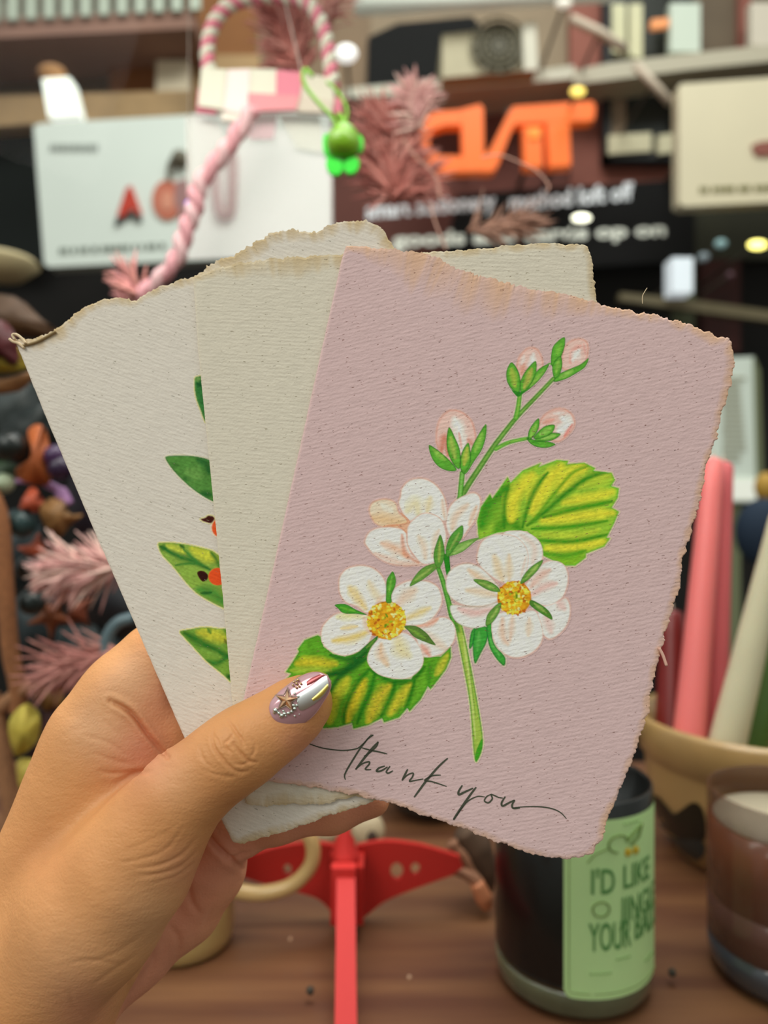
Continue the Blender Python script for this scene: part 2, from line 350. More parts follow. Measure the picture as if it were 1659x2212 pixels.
# orange logo letters
og = thing('orange_sign', 'bright orange block letter sign on the maroon board above the pink card', 'sign', P(1080, 372, ST - .35)); OY = ST - .35
TO = lambda x, y: (740 + x / 2.304, 180 + y / 2.304)
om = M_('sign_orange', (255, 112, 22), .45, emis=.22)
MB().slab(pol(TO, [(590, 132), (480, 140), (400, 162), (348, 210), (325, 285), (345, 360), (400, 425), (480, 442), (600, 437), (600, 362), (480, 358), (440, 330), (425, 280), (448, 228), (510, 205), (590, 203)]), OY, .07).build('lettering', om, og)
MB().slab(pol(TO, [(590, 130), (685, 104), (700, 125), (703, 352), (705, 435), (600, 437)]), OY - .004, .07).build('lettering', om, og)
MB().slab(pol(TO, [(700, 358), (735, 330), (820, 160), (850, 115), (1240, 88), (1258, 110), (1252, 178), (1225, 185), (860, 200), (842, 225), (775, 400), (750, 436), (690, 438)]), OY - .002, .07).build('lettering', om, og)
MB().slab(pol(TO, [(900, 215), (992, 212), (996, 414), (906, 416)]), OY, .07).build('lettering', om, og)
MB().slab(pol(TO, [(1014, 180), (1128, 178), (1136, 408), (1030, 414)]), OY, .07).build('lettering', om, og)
MB().slab(pol(TO, [(922, 222), (985, 220), (985, 268), (930, 272)]), OY - .01, .02).build('lettering', M_('sign_amber', (255, 150, 40), .45, emis=.2), og)
for x, y in ((925, 310), (1020, 300), (1100, 240), (1150, 330), (1210, 330)): stem(og, x, y, OY + .05, .015)
# white text lines on the dark board
tl = thing('sign_lettering', 'upper line of white raised letters below the orange sign', 'sign lettering', P(1080, 450, ST - .12))
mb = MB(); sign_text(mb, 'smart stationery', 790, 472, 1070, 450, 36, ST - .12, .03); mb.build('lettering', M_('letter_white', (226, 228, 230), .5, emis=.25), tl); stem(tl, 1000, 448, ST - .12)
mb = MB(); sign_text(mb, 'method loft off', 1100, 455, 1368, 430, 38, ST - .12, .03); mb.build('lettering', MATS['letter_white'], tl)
tl = thing('sign_lettering', 'lower line of white raised letters just above the top edge of the cream card', 'sign lettering', P(1200, 520, ST - .12))
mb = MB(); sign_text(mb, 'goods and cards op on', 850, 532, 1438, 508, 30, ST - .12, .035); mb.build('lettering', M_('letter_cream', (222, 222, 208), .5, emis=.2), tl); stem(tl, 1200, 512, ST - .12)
# board on the right, on its own foot
bo = thing('notice_board', 'tall white printed board behind the right edge of the pink card', 'board', P(1600, 1085, 2.4))
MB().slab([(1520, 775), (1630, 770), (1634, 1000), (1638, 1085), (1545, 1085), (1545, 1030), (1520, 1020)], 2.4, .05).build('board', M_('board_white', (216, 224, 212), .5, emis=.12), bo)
mb = MB()
for i in range(17): mb.slab(quad(1560 + (i * 7) % 5, 815 + i * 11, 1612 - (i * 13) % 14, 818 + i * 11), 2.395, .004)
mb.build('small_print', M_('print_brown', (160, 150, 120)), bo)
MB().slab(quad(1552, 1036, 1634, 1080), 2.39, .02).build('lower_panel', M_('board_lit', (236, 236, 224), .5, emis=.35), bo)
MB().slab([(1630, 770), (1642, 800), (1650, 1060), (1638, 1085)], 2.39, .06).build('side_edge', M_('board_olive', (120, 124, 92), .7), bo)
fx = P(1590, 0, 2.42).x; MB().box((fx - .02, 2.43, -.5), (fx + .02, 2.47, P(0, 1070, 2.42).z)).build('post', mat('board_olive', (120, 124, 92)), bo)
o = MB().ball(P(1655, 1052, 2.0), (.03, .03, .04)).build('yellow_pot', M_('yellow_pot', (196, 150, 62), .6), None, True); tag(o, 'small yellow pot right of the white printed board', 'pot')
o = MB().ball(P(1650, 1150, 1.6), (.06, .05, .075)).build('navy_cushion', M_('navy', (26, 42, 62), .8), None, True); tag(o, 'dark navy cushion below the white printed board', 'cushion')

# glass pane
gm = bpy.data.materials.new('window_glass'); gm.use_nodes = True; n = gm.node_tree.nodes; L = gm.node_tree.links; n.clear()
out = n.new('ShaderNodeOutputMaterial'); mx = n.new('ShaderNodeMixShader'); tr = n.new('ShaderNodeBsdfTransparent'); gl = n.new('ShaderNodeBsdfGlossy'); fz = n.new('ShaderNodeFresnel')
fz.inputs['IOR'].default_value = 1.11; gl.inputs['Roughness'].default_value = 0.0; tr.inputs['Color'].default_value = (.98, 1.0, .985, 1)
L.new(fz.outputs[0], mx.inputs[0]); L.new(tr.outputs[0], mx.inputs[1]); L.new(gl.outputs[0], mx.inputs[2]); L.new(mx.outputs[0], out.inputs[0])
o = mk('window_1', [(-1.6, .300, LZ - .2), (1.6, .300, LZ - .2), (1.6, .300, H + 1.2), (-1.6, .300, H + 1.2)], [(0, 1, 2, 3)], gm); tag(o, kind='structure')
# ------------------------------------------------------------------ display items
def frame_lathe(c, prof, n=56): return MB().lathe(c, prof, n)
# black candle jar with green label
JY = .40; jr = .0413; jx = (1236 - 829.5) / F * JY
jar = thing('candle_jar', 'black glass candle jar with a pale green printed label, lower right', 'candle', (jx, JY, LZ))
jh = .107
MB().lathe((jx, JY, LZ), [(0, .0), (jr * .84, .0), (jr * .93, .0015), (jr * .985, .005), (jr, .010), (jr, .0135), (jr * .985, .0145), (0, .0145)]).build('glass_base', mat('jar_base_glass', (96, 98, 74), .08, coat=.6, alpha=1, vary=.15, vscale=60), jar, True)
MB().lathe((jx, JY, LZ), [(jr * .955, .0155), (jr * .97, .0148), (jr * .97, .017), (jr * .955, .0175)]).build('base_ring', mat('base_ring', (150, 112, 74), .3), jar, True)
MB().lathe((jx, JY, LZ), [(0, .0145), (jr * .96, .0145), (jr, .019), (jr, jh), (jr * .97, jh + .001), (jr * .94, jh - .001), (jr * .94, jh - .02), (0, jh - .02)]).build('glass_wall', mat('jar_black', (14, 15, 14), .3, coat=.15), jar, True)
LBW = mpp(.36)
def on_jar(ang, z, out=.0004): return (jx + (jr + out) * math.sin(ang), JY - (jr + out) * math.cos(ang), LZ + z)
a0 = -.345; a1 = 1.50; z0 = .0135; z1 = .1005
na, nz = 48, 24; V = []; Fc = []
for j in range(nz + 1):
    for i in range(na + 1):
        s = i / na; t = j / nz; aa = a0 + (a1 - a0) * s; zz = z0 + (z1 - z0) * t
        cr = .004; w_ = (a1 - a0) * jr
        dx = min(s, 1 - s) * w_; dz = min(t, 1 - t) * (z1 - z0)
        if dx < cr and dz < cr:
            dd = math.hypot(cr - dx, cr - dz)
            if dd > cr:
                k = cr / dd; ndx = cr - (cr - dx) * k; ndz = cr - (cr - dz) * k
                aa = a0 + ndx / jr if s < .5 else a1 - ndx / jr; zz = z0 + ndz if t < .5 else z1 - ndz
        V.append(on_jar(aa, zz))
for j in range(nz):
    for i in range(na): a = j * (na + 1) + i; Fc.append((a, a + 1, a + na + 2, a + na + 1))
lab = mk('label', V, Fc, mat('label_green', (204, 240, 168), .5, vary=.02, vscale=20), jar, True)
def jar_text(s, a, z, size, xs, bold=.02):
    Vt, Ft = textmesh(s, size, bold * size, xs)
    return [on_jar(a + x / jr, z + y, .0009) for x, y in Vt], Ft
mb = MB(); FS = .0172
for s, a, z, size, xs in (("I'D", .20, .0650, FS, 12.5), ('LIKE', .60, .0662, FS * .95, 21.0), ('JINGLE', .58, .0500, FS, 30.0), ('YOUR', .19, .0375, FS * 1.12, 22.5), ('BALLS', .78, .0395, FS * 1.05, 26.0)):
    w0 = max(v[0] for v in textmesh(s, size, .02 * size, 1.0)[0]); V, Fc = jar_text(s, a - .25, z, size, xs / 1000 / w0, .012); MB().add(V, Fc).build('lettering', mat('ink_green', (92, 150, 80), .6), lab)
mb = MB()
def jpath(pts, r): mb.tube([on_jar(a - (.25 if a > 0 else 0), z, .001) for a, z in pts], r, 5)
jpath([(.33 + .10 * math.cos(t), .0575 + .0036 * math.sin(t)) for t in np.linspace(0, 6.3, 20)], .0004)
jpath([(.55 + .13 * math.cos(t), .0885 + .0042 * math.sin(t)) for t in np.linspace(.4, 4.6, 14)], .0005)
jpath([(.66, .089), (.78, .0925), (.92, .0955), (.86, .090), (.72, .087)], .0007)
jpath([(.17, .080), (.25, .084), (.36, .086), (.44, .087)], .0003)
jpath([(a0 + .06, z0 + .004), (a0 + .06, z1 - .003)], .00018)
jpath([(a0 + .06 + t_ * .06, z0 + .003) for t_ in range(6)], .00018); jpath([(.25 + t_ * .1, z0 + .003) for t_ in range(12)], .00018)
mb.build('line_art', mat('ink_olive', (122, 148, 78), .6), lab)
mb = MB()
for aa in (.68, .80): mb.ball(on_jar(aa - .25, .0835, .0005), (.0022, .001, .0022))
mb.build('bow_print', mat('bow_yellow', (206, 176, 50), .6), lab)
mb = MB()
for aa, zz, l in ((.20, .0262, .30), (.52, .0322, .22), (1.0, .0255, .3), (.62, .0975, .25)):
    for q_ in range(int(l / .05)): mb.tube([on_jar(aa - .25 + q_ * .055, zz, .0006), on_jar(aa - .25 + q_ * .055 + .035, zz, .0006)], .0005, 4)
mb.build('small_print', mat('ink_pale', (136, 172, 100), .6), lab)

# ceramic pot with tapers
PYY = .54; pxc = (1640 - 829.5) / F * PYY; pr = .083
pot = thing('ceramic_pot', 'ochre ceramic pot with dark floral patch, holding tapers, right of the black candle jar', 'pot', (pxc, PYY, LZ))
zr = H - (1545 - 1106) / F * PYY - LZ
prof = [(0, 0), (.056, 0), (.060, .003), (.068, .016), (.0755, .036), (.0785, .055), (.0795, zr - .034), (.0805, zr - .029), (.084, zr - .026), (.0855, zr - .004), (.0835, zr), (.080, zr - .002), (.075, zr - .03), (.062, .03), (0, .02)]
MB().lathe((pxc, PYY, LZ), prof, 72).build('body', mat('pot_ochre', (172, 138, 88), .28, coat=.35, vary=.16, vscale=16), pot, True)
def pot_proj(x, y, out):   # point of the pot side under a line of sight
    d = Vector(((x - 829.5) / F, 1, -(y - 1106) / F)); best = None; bd = 9
    for it in range(160):
        yy = .42 + .14 * it / 159; p = Vector((d.x * yy, yy, H + d.z * yy)); z = p.z - LZ; r = float(np.interp(z, [0, .016, .036, .055, zr - .034, zr - .026, zr], [.056, .068, .0755, .0785, .0795, .084, .083]))
        q = math.hypot(p.x - pxc, p.y - PYY) - r
        if q < bd: bd = q; best = (p, r)
        if q <= 0: break
    p, r = best; v = Vector((p.x - pxc, p.y - PYY)); v = v.normalized() * (r + out); return Vector((pxc + v.x, PYY + v.y, p.z))
def pot_patch(name, pts, m, out=.0008):
    c = np.mean(np.array(pts), 0); V = [pot_proj(c[0], c[1], out)]; Fc = []; n_ = len(pts)
    for k_ in (.25, .5, .75, 1.0): V += [pot_proj(c[0] + (x - c[0]) * k_, c[1] + (y - c[1]) * k_, out) for x, y in pts]
    Fc += [(0, i + 1, (i + 1) % n_ + 1) for i in range(n_)]
    for r_ in range(3): Fc += [(r_ * n_ + i + 1, (r_ + 1) * n_ + i + 1, (r_ + 1) * n_ + (i + 1) % n_ + 1, r_ * n_ + (i + 1) % n_ + 1) for i in range(n_)]
    return mk(name, V, Fc, m, pot, True)
pot_patch('painted_flower', smooth_path([(1408, 1722), (1430, 1725), (1455, 1758), (1500, 1732), (1522, 1755), (1526, 1800), (1515, 1818), (1470, 1812), (1435, 1790), (1410, 1785)], 4, True), mat('patch_black', (28, 26, 16), .3))
pot_patch('painted_flower', smooth_path([(1418, 1800), (1470, 1812), (1518, 1815), (1520, 1850), (1480, 1868), (1460, 1850), (1440, 1848)], 4, True), mat('patch_teal', (46, 54, 52), .3), .0012)
def taper(lb, pts, r0, r1, colr, nm):
    mb = MB(); pts = [Vector(p) for p in pts]; n = 10; path = [pts[0].lerp(pts[1], i / n) for i in range(n + 1)]
    R = [r0 + (r1 - r0) * (i / n) for i in range(n + 1)]; dn = (pts[1] - pts[0]).normalized()
    path += [pts[1] + dn * .003, pts[1] + dn * .005]; R += [r1 * .8, r1 * .25]
    mb.tube(path, R, 18); o = mb.build('taper_candle', mat('wax_' + nm, colr, .35, sub=.15, vary=.03, vscale=30), None, True); tag(o, lb, 'candle', 'tapers in the ceramic pot')
    wk = MB().tube([pts[1] + dn * .004, pts[1] + dn * .010], .0006, 6).build('wick', mat('wick', (210, 200, 180), .8), o)
TB_ = LZ + .03
def tp(x, y, Y): return P(x, y, Y)
taper('pink taper candle furthest left in the ceramic pot', [tp(1480, 1700, .525), tp(1540, 1002, .56)], .0120, .0075, (232, 120, 118), 'pink')
taper('deeper pink taper candle leaning against the front pink one', [tp(1535, 1700, .545), tp(1562, 1010, .575)], .0110, .0075, (206, 96, 100), 'rose')
taper('ivory taper candle leaning right in the ceramic pot', [tp(1548, 1700, .515), tp(1690, 1120, .50)], .0128, .008, (206, 200, 170), 'ivory')
taper('green taper candle at the right, behind the ivory one', [tp(1600, 1700, .55), tp(1740, 1180, .55)], .0125, .008, (74, 108, 50), 'green')
taper('dark red taper candle partly hidden behind the pink card edge', [tp(1452, 1680, .57), tp(1452, 1330, .60)], .0150, .009, (116, 30, 28), 'red')

# brown glass candle at the right edge
gx = (1712 - 829.5) / F * .40
gj = thing('glass_candle', 'brown glass tumbler candle with white wax, cut by the right edge', 'candle', (gx, .40, LZ)); gr = .0425; gh = .098
MB().lathe((gx, .40, LZ), [(0, 0), (gr * .8, 0), (gr * .93, .003), (gr, .010), (gr, .020), (0, .020)]).build('glass_base', mat('base_blue', (64, 66, 72), .1, coat=.5), gj, True)
MB().lathe((gx, .40, LZ), [(0, .020), (gr * .995, .020), (gr * .995, .042), (0, .042)]).build('lower_band', mat('band_mauve', (122, 84, 76), .25, coat=.5), gj, True)
MB().lathe((gx, .40, LZ), [(0, .042), (gr * .995, .042), (gr * .995, .082), (0, .082)]).build('wax_side', mat('wax_brown', (134, 74, 46), .25, coat=.5, vary=.2, vscale=25), gj, True)
MB().lathe((gx, .40, LZ), [(0, .0822), (gr * .93, .0822), (gr * .93, .0835), (0, .0835)]).build('wax_top', mat('wax_white', (186, 174, 150), .5), gj, True)
MB().lathe((gx, .40, LZ), [(gr * 1.005, .02), (gr * 1.005, gh), (gr * .98, gh + .001), (gr * .96, gh), (gr * .96, .084)]).build('glass_wall', mat('glass_tint', (96, 64, 50), .06, alpha=.45), gj, True)

# red sheet stand
RY = .452; red = mat('red_plastic', (206, 46, 42), .6); redd = mat('red_plastic_back', (186, 38, 32), .45, coat=.1)
rs = thing('tree_stand', 'bright red plastic cross stand with round holes, standing on the ledge', 'stand', P(745, 1106 + .245 / .42 * F, .42))
def holed(px, holes, Y, th, name):
    # sheet with real holes: build with a curve so that the holes are cut
    cu = bpy.data.curves.new(name, 'CURVE'); cu.dimensions = '2D'; cu.fill_mode = 'BOTH'; cu.extrude = th / 2
    for pts in [px] + holes:
        sp = cu.splines.new('POLY'); sp.points.add(len(pts) - 1); sp.use_cyclic_u = True
        for q_, (x, y) in enumerate(pts):
            v = P(x, y, Y); sp.points[q_].co = (v.x, v.z, 0, 1)
    o = bpy.data.objects.new('t', cu); COL.objects.link(o); dg = bpy.context.evaluated_depsgraph_get()
    me = bpy.data.meshes.new_from_object(o.evaluated_get(dg)); V = [(v.co.x, Y - v.co.z, v.co.y) for v in me.vertices]; Fc = [tuple(p.vertices) for p in me.polygons]
    bpy.data.objects.remove(o); return V, Fc
V, Fc = holed(smooth_path([(770, 1825), (830, 1815), (900, 1822), (960, 1838), (992, 1848)], 5) + [(1000, 1870)] + smooth_path([(975, 1888), (900, 1915), (835, 1942), (795, 1972), (770, 1992)], 5), [ringpts(857, 1879, 14, 19), ringpts(897, 1874, 10, 14)], RY, .004, 'a')
mk('side_leg', V, Fc, redd, rs)
V, Fc = holed(smooth_path([(728, 1825), (670, 1818), (600, 1828), (530, 1850), (500, 1870)], 5) + [(505, 1885)] + smooth_path([(600, 1915), (680, 1935), (715, 1965), (730, 1990)], 5), [ringpts(665, 1880, 13, 18), ringpts(622, 1876, 9, 13)], RY, .004, 'b')
mk('side_leg', V, Fc, redd, rs)
yz = [(RY, 1850), (RY, 1975), (.44, 2060), (.385, 2120), (.365, 2178), (.352, 2217), (.347, 2217), (.352, 2150), (.375, 2080), (.42, 1970), (.47, 1880)]
def Zp(Y, y): return H - (y - 1106) / F * Y
x0 = (729 - 829.5) / F * .42; x1 = (766 - 829.5) / F * .42
lgy = [(RY, Zp(RY, 1855)), (RY, LZ + .012), (.42, LZ + .008), (.375, LZ), (.345, LZ), (.347, LZ + .006), (.38, LZ + .020), (.425, Zp(.425, 1885))]
V = []
for sgn in (0, 1):
    for y, z in lgy: xc = (747 - 829.5) / F * y; V.append((xc + (sgn - .5) * .0105, y, z))
n0 = len(lgy); tr = tessellate_polygon([[Vector((y, z, 0)) for y, z in lgy]])
mk('front_leg', V, [tuple(t) for t in tr] + [tuple(i + n0 for i in t) for t in tr] + [(i, (i + 1) % n0, (i + 1) % n0 + n0, i + n0) for i in range(n0)], mat('red_front', (204, 48, 46), .65), rs)
MB().box((P(716, 0, .44).x, .430, Zp(.437, 1985)), (P(786, 0, .44).x, .454, Zp(.437, 1862))).build('socket', redd, rs)
MB().box((P(718, 0, .427).x, .422, Zp(.427, 1975)), (P(768, 0, .427).x, .430, Zp(.427, 1868))).build('socket_face', red, rs)
MB().lathe((P(745, 0, .439).x, .439, Zp(.439, 1866)), [(0, 0), (.0085, 0), (.0085, .007), (.006, .010), (.006, .014), (.0035, .018), (.0035, .14), (0, .14)], 20).build('post', red, rs, True)

# cream mug
mx_ = (398 - 829.5) / F * .43
mug = thing('mug', 'cream ceramic mug with a ring handle, standing behind the hand', 'mug', (mx_, .43, LZ)); mr_ = .0285
MB().lathe((mx_, .43, LZ), [(0, 0), (mr_ * .85, 0), (mr_ * .96, .003), (mr_, .009), (mr_ * 1.02, .085), (mr_ * .98, .087), (mr_ * .94, .084), (mr_ * .9, .01), (0, .008)]).build('body', mat('mug_cream', (176, 150, 96), .3, coat=.3, vary=.08, vscale=25), mug, True)
hp = [P(x, y, .425) for x, y in smooth_path([(500, 1922), (560, 1930), (625, 1915), (668, 1875), (676, 1830), (655, 1792), (600, 1772), (540, 1775), (495, 1785)], 6)]
MB().tube(hp, .0044, 12).build('handle', mat('mug_handle', (196, 162, 108), .28, coat=.3, vary=.05), mug, True)

# pale little ornaments, dark bowl and twig behind the stand
for (x, y, rx, ry, hx, lb) in ((700, 1798, 34, 26, 0, 'low cream pebble ornament left of the red post'), (795, 1795, 36, 42, 803, 'taller cream pebble ornament with a dark dimple, right of the red post')):
    Yd = .545; k = mpp(Yd); c = P(x, y, Yd); c.z = max(c.z, LZ + ry * k)
    o = MB().ball(c, (rx * k, rx * k * .8, ry * k), 20, 14).build('pebble_ornament', mat('bone', (196, 178, 146), .5, vary=.12, vscale=60), None, True); tag(o, lb, 'ornament', 'cream ornaments behind the red stand')
    if hx: MB().ball(P(hx, y + 14, Yd - rx * k * .72), (.004, .003, .005)).build('dimple', mat('dimple', (60, 44, 34), .8), o, True)
bw = MB().lathe((P(930, 0, .62).x, .62, LZ), [(0, 0), (.024, 0), (.03, .004), (.046, .03), (.044, .031), (.028, .008), (0, .006)], 40).build('dark_bowl', mat('dark_ceramic', (36, 36, 34), .2, coat=.5), None, True); tag(bw, 'dark glossy bowl behind the red stand, below the pink card edge', 'bowl')
tw = thing('driftwood_twig', 'forked beige twig with an orange tip between the red stand and the black jar', 'twig', P(1010, 1960, .46))
def tpx(pts, Y, r, name, m): MB().tube([P(x, y, Y) for x, y in smooth_path(pts, 5)], r if not hasattr(r, '__len__') else list(np.interp(np.linspace(0, 1, (len(pts) - 1) * 5 + 1), np.linspace(0, 1, len(r)), r)), 8).build(name, m, tw, True)
tpx([(968, 1878), (1000, 1886), (1030, 1905), (1045, 1945)], .46, [.003, .0032, .0042, .0045], 'branch', mat('twig_beige', (150, 104, 78), .7, vary=.2, vscale=200))
tpx([(975, 1820), (985, 1836), (1003, 1852), (1015, 1880), (1032, 1905)], .465, [.004, .003, .004], 'branch', MATS['twig_beige'])
tpx([(1005, 1790), (1030, 1830), (1045, 1880), (1050, 1925)], .475, [.009, .010, .008, .005], 'branch', mat('twig_grey', (92, 70, 54), .8, vary=.2, vscale=150))
tpx([(1030, 1908), (1045, 1940), (1052, 1962)], .457, [.0045, .0055, .003], 'tip', mat('twig_orange', (192, 122, 84), .6))

# crumbs on the ledge
for i, (x, y) in enumerate(((670, 2144), (627, 2032), (884, 2115), (1452, 2105))):
    Yd = .245 * F / (y - 1106); o = MB().ball(P(x, y, Yd) + Vector((0, 0, .001)), (.0022 if i in (0, 3) else .001,) * 3, 8, 6).build('crumb', mat('crumb_%d' % (i in (0, 3)), (60, 54, 44) if i in (0, 3) else (206, 170, 140), .7), None)
    tag(o, ('dark round crumb on the ledge left of the red front leg', 'tiny pale crumb on the ledge behind the dark crumb', 'tiny pale crumb on the ledge between the red leg and the black jar', 'dark crumb on the ledge between the black jar and the glass candle')[i], 'crumb', 'crumbs on the ledge')

# ------------------------------------------------------------------ plumes
def plume(name, lb, base, tip, Yd, n, ln, spread, cols, r=.0007, seed=0, droop=0, group='pink feather plumes', depth=.03):
    rs_ = random.Random(seed); k = mpp(Yd); b = P(*base, Yd); t = P(*tip, Yd); ax = t - b; L_ = ax.length; ax.normalize(); side = Vector((0, 1, 0)).cross(ax)
    mb = MB()
    for i in range(n):
        s = rs_.random() ** .8; st = b + ax * L_ * s * .8 + Vector((0, rs_.uniform(-depth, depth) * .4, 0))
        ang = rs_.gauss(0, spread); d = (ax * math.cos(ang) + side * math.sin(ang) + Vector((0, rs_.uniform(-.35, .35), 0))).normalized()
        l = ln * k * rs_.uniform(.5, 1.1); cv = rs_.uniform(-.5, .5); pts = []; cur = st.copy(); dd = d.copy()
        for j in range(6):
            pts.append(cur.copy()); cur += dd * l / 5; dd = (dd + side * cv * .25 + Vector((0, 0, -droop * .2))).normalized()
        c = s2l(rs_.choice(cols)); mb.tube(pts, [r, r * 1.3, r * 1.3, r * 1.1, r * .8, r * .3], 3, c)
    mb.tube([b, b + ax * L_ * .9], .0015, 6, s2l(cols[0]))
    m = mat('plume', (200, 130, 125), .8, attr=True); o = mb.build(name, m, None, True, True)
    return tag(o, lb, 'feather', group)
PK = [(226, 164, 154), (216, 144, 136), (234, 184, 172), (204, 132, 124)]
PR = [(214, 140, 130), (198, 120, 110), (222, 156, 146), (186, 110, 102)]
PM = [(234, 186, 178), (226, 170, 166), (216, 160, 154), (240, 204, 192)]
plume('feather_plume', 'dusty pink plume rising inside the arch of the checked handle', (650, 175), (590, -30), .66, 850, 90, .55, PR, .0011, 1)
plume('feather_plume', 'wispy pink plume behind the top of the checked handle', (700, 90), (730, -40), .66, 90, 70, .6, PK, .0007, 2)
plume('feather_plume', 'wide reddish pink plume hanging left of the orange sign', (850, 440), (835, 265), .68, 900, 100, .7, PR, .0011, 3, depth=.02)
plume('feather_plume', 'pale pink plume tip above the orange sign beside the white ledge', (900, 280), (890, 190), .66, 150, 70, .75, PM, .0012, 4, depth=.01)
plume('feather_plume', 'thin pink plume reaching left toward the green charm', (900, 330), (800, 250), .67, 130, 90, .5, PR, .0008, 5, depth=.01)
plume('feather_plume', 'pink plume lying low under the left end of the orange sign', (780, 400), (930, 385), .69, 260, 90, .5, PR, .0011, 6, depth=.01)
plume('feather_plume', 'beige pink plume behind the white text lines', (1010, 500), (1150, 480), .67, 160, 80, .45, [(168, 124, 104), (150, 110, 92), (176, 134, 116)], .0008, 7, depth=.01)
plume('tassel', 'pale pink fringe tassel in front of the dark leaves, level with the lower berries', (280, 1220), (130, 1235), .50, 520, 105, .42, PM, .0010, 9, .25, 'pink fringe tassels', .012)
plume('tassel', 'dusky pink fringe tassel just above the back of the hand', (265, 1400), (105, 1455), .50, 300, 110, .36, [(200, 136, 128), (182, 118, 112), (210, 150, 140)], .0009, 10, .1, 'pink fringe tassels', .012)
plume('tassel', 'small spiky pink tassel peeking over the left cream card', (340, 660), (270, 600), .60, 26, 90, .6, [(220, 150, 150), (206, 140, 132)], .0016, 12, 0, 'pink fringe tassels', .012)
for i, (pts, lb) in enumerate((([(1040, 340), (1080, 335), (1120, 350), (1160, 370), (1185, 400), (1180, 415)], 'thin curling pink thread across the orange sign'), ([(870, 300), (900, 340), (940, 380), (950, 430)], 'thin pale thread left of the orange sign'), ([(930, 440), (940, 480), (965, 540)], 'thin pale thread hanging below the orange sign'))):
    o = MB().tube([P(x, y, .6) for x, y in smooth_path(pts, 6)], .0007, 5).build('loose_thread', mat('thread', (206, 160, 144), .8), None, True); tag(o, lb, 'thread', 'loose threads')

# ------------------------------------------------------------------ checked basket with braided handle
BY = .62
bk = thing('gift_basket', 'pink and white checked basket with braided arch handle and sheer body, upper left', 'basket', P(575, 560, BY))
PKc, WHc = (224, 132, 150), (224, 222, 204)
hpx = smooth_path([(452, 160), (448, 110), (458, 60), (485, 20), (530, -2), (590, -8), (645, 0), (680, 25), (702, 75), (712, 130), (718, 185)], 10)
for off, colr, nm in ((0, PKc, 'pink'), (math.pi, WHc, 'white')):
    pts = []
    for i, (x, y) in enumerate(hpx):
        q0 = np.array(hpx[max(i - 1, 0)]); q1 = np.array(hpx[min(i + 1, len(hpx) - 1)]); t = q1 - q0; t = t / np.linalg.norm(t); nn = np.array((-t[1], t[0])); a = i * .85 + off
        c = P(x + nn[0] * 7 * math.cos(a), y + nn[1] * 7 * math.cos(a), BY); c.y += mpp(BY) * 7 * math.sin(a); pts.append(c)
    MB().tube(pts, .0040, 8).build('handle_strand', mat('cord_' + nm, colr, .8, bump=.3), bk, True)
cells = [((435, 146), (490, 150), (480, 236), (428, 228), WHc), ((490, 150), (540, 148), (536, 250), (480, 236), (240, 226, 222)), ((540, 148), (597, 150), (596, 204), (536, 200), WHc), ((597, 150), (655, 156), (648, 206), (596, 204), PKc), ((655, 156), (720, 170), (722, 218), (648, 206), (214, 208, 190)),
         ((428, 190), (470, 194), (466, 244), (424, 240), PKc), ((536, 200), (648, 206), (640, 236), (534, 240), (226, 150, 156)), ((648, 206), (722, 218), (716, 244), (640, 240), (208, 196, 180)), ((480, 236), (536, 240), (530, 262), (478, 260), (230, 222, 210))]
for i, cc in enumerate(cells):
    MB().slab(list(cc[:4]), BY - .006 + .0012 * (i % 3), .004).build('rim_band', mat('check_%d' % i, cc[4], .7, bump=.2), bk)
MB().slab([(716, 208), (738, 212), (736, 246), (716, 240)], BY - .002, .003).build('rim_band', mat('check_3', PKc), bk)
MB().slab([(418, 240), (720, 238), (716, 552), (560, 556), (396, 560)], BY + .01, .001).build('sheer_body', mat('sheer', (244, 232, 234), .6, alpha=.22), bk)
for nm, pts, colr in (('tissue_fold', [(400, 250), (470, 262), (500, 330), (440, 380), (404, 420)], (240, 240, 236)), ('tissue_fold', [(520, 250), (600, 245), (590, 300), (540, 300)], (232, 190, 198)), ('tissue_fold', [(600, 246), (690, 250), (700, 330), (640, 320)], (232, 232, 220))):
    MB().slab(pts, BY + .006, .001).build(nm, mat('tissue_%s_%d' % (nm, colr[1]), colr, .7, alpha=.4), bk)
# ribbon hanging diagonally
rb = MB(); rp_ = smooth_path([(545, 235), (505, 300), (470, 345), (430, 400), (420, 450), (400, 500), (380, 560), (335, 610), (290, 650)], 8)
for off, colr in ((0, (222, 160, 168)), (math.pi, (226, 184, 188))):
    pts = []
    for i, (x, y) in enumerate(rp_): a = i * .6 + off; c = P(x + 9 * math.cos(a), y, .60); c.y += mpp(.6) * 7 * math.sin(a); pts.append(c)
    rb.tube(pts, .0048, 8, s2l(colr))
o = rb.build('twisted_ribbon', mat('ribbon', (226, 160, 170), .6, attr=True), None, True, True); tag(o, 'twisted pink ribbon hanging diagonally in front of the white sign', 'ribbon')
o = MB().tube([P(-200, -60, BY), P(1900, -60, BY)], .006, 12).build('hanging_rail', mat('rail', (120, 110, 96), .4, 1.0)); tag(o, 'metal rail above the checked basket', 'rail')

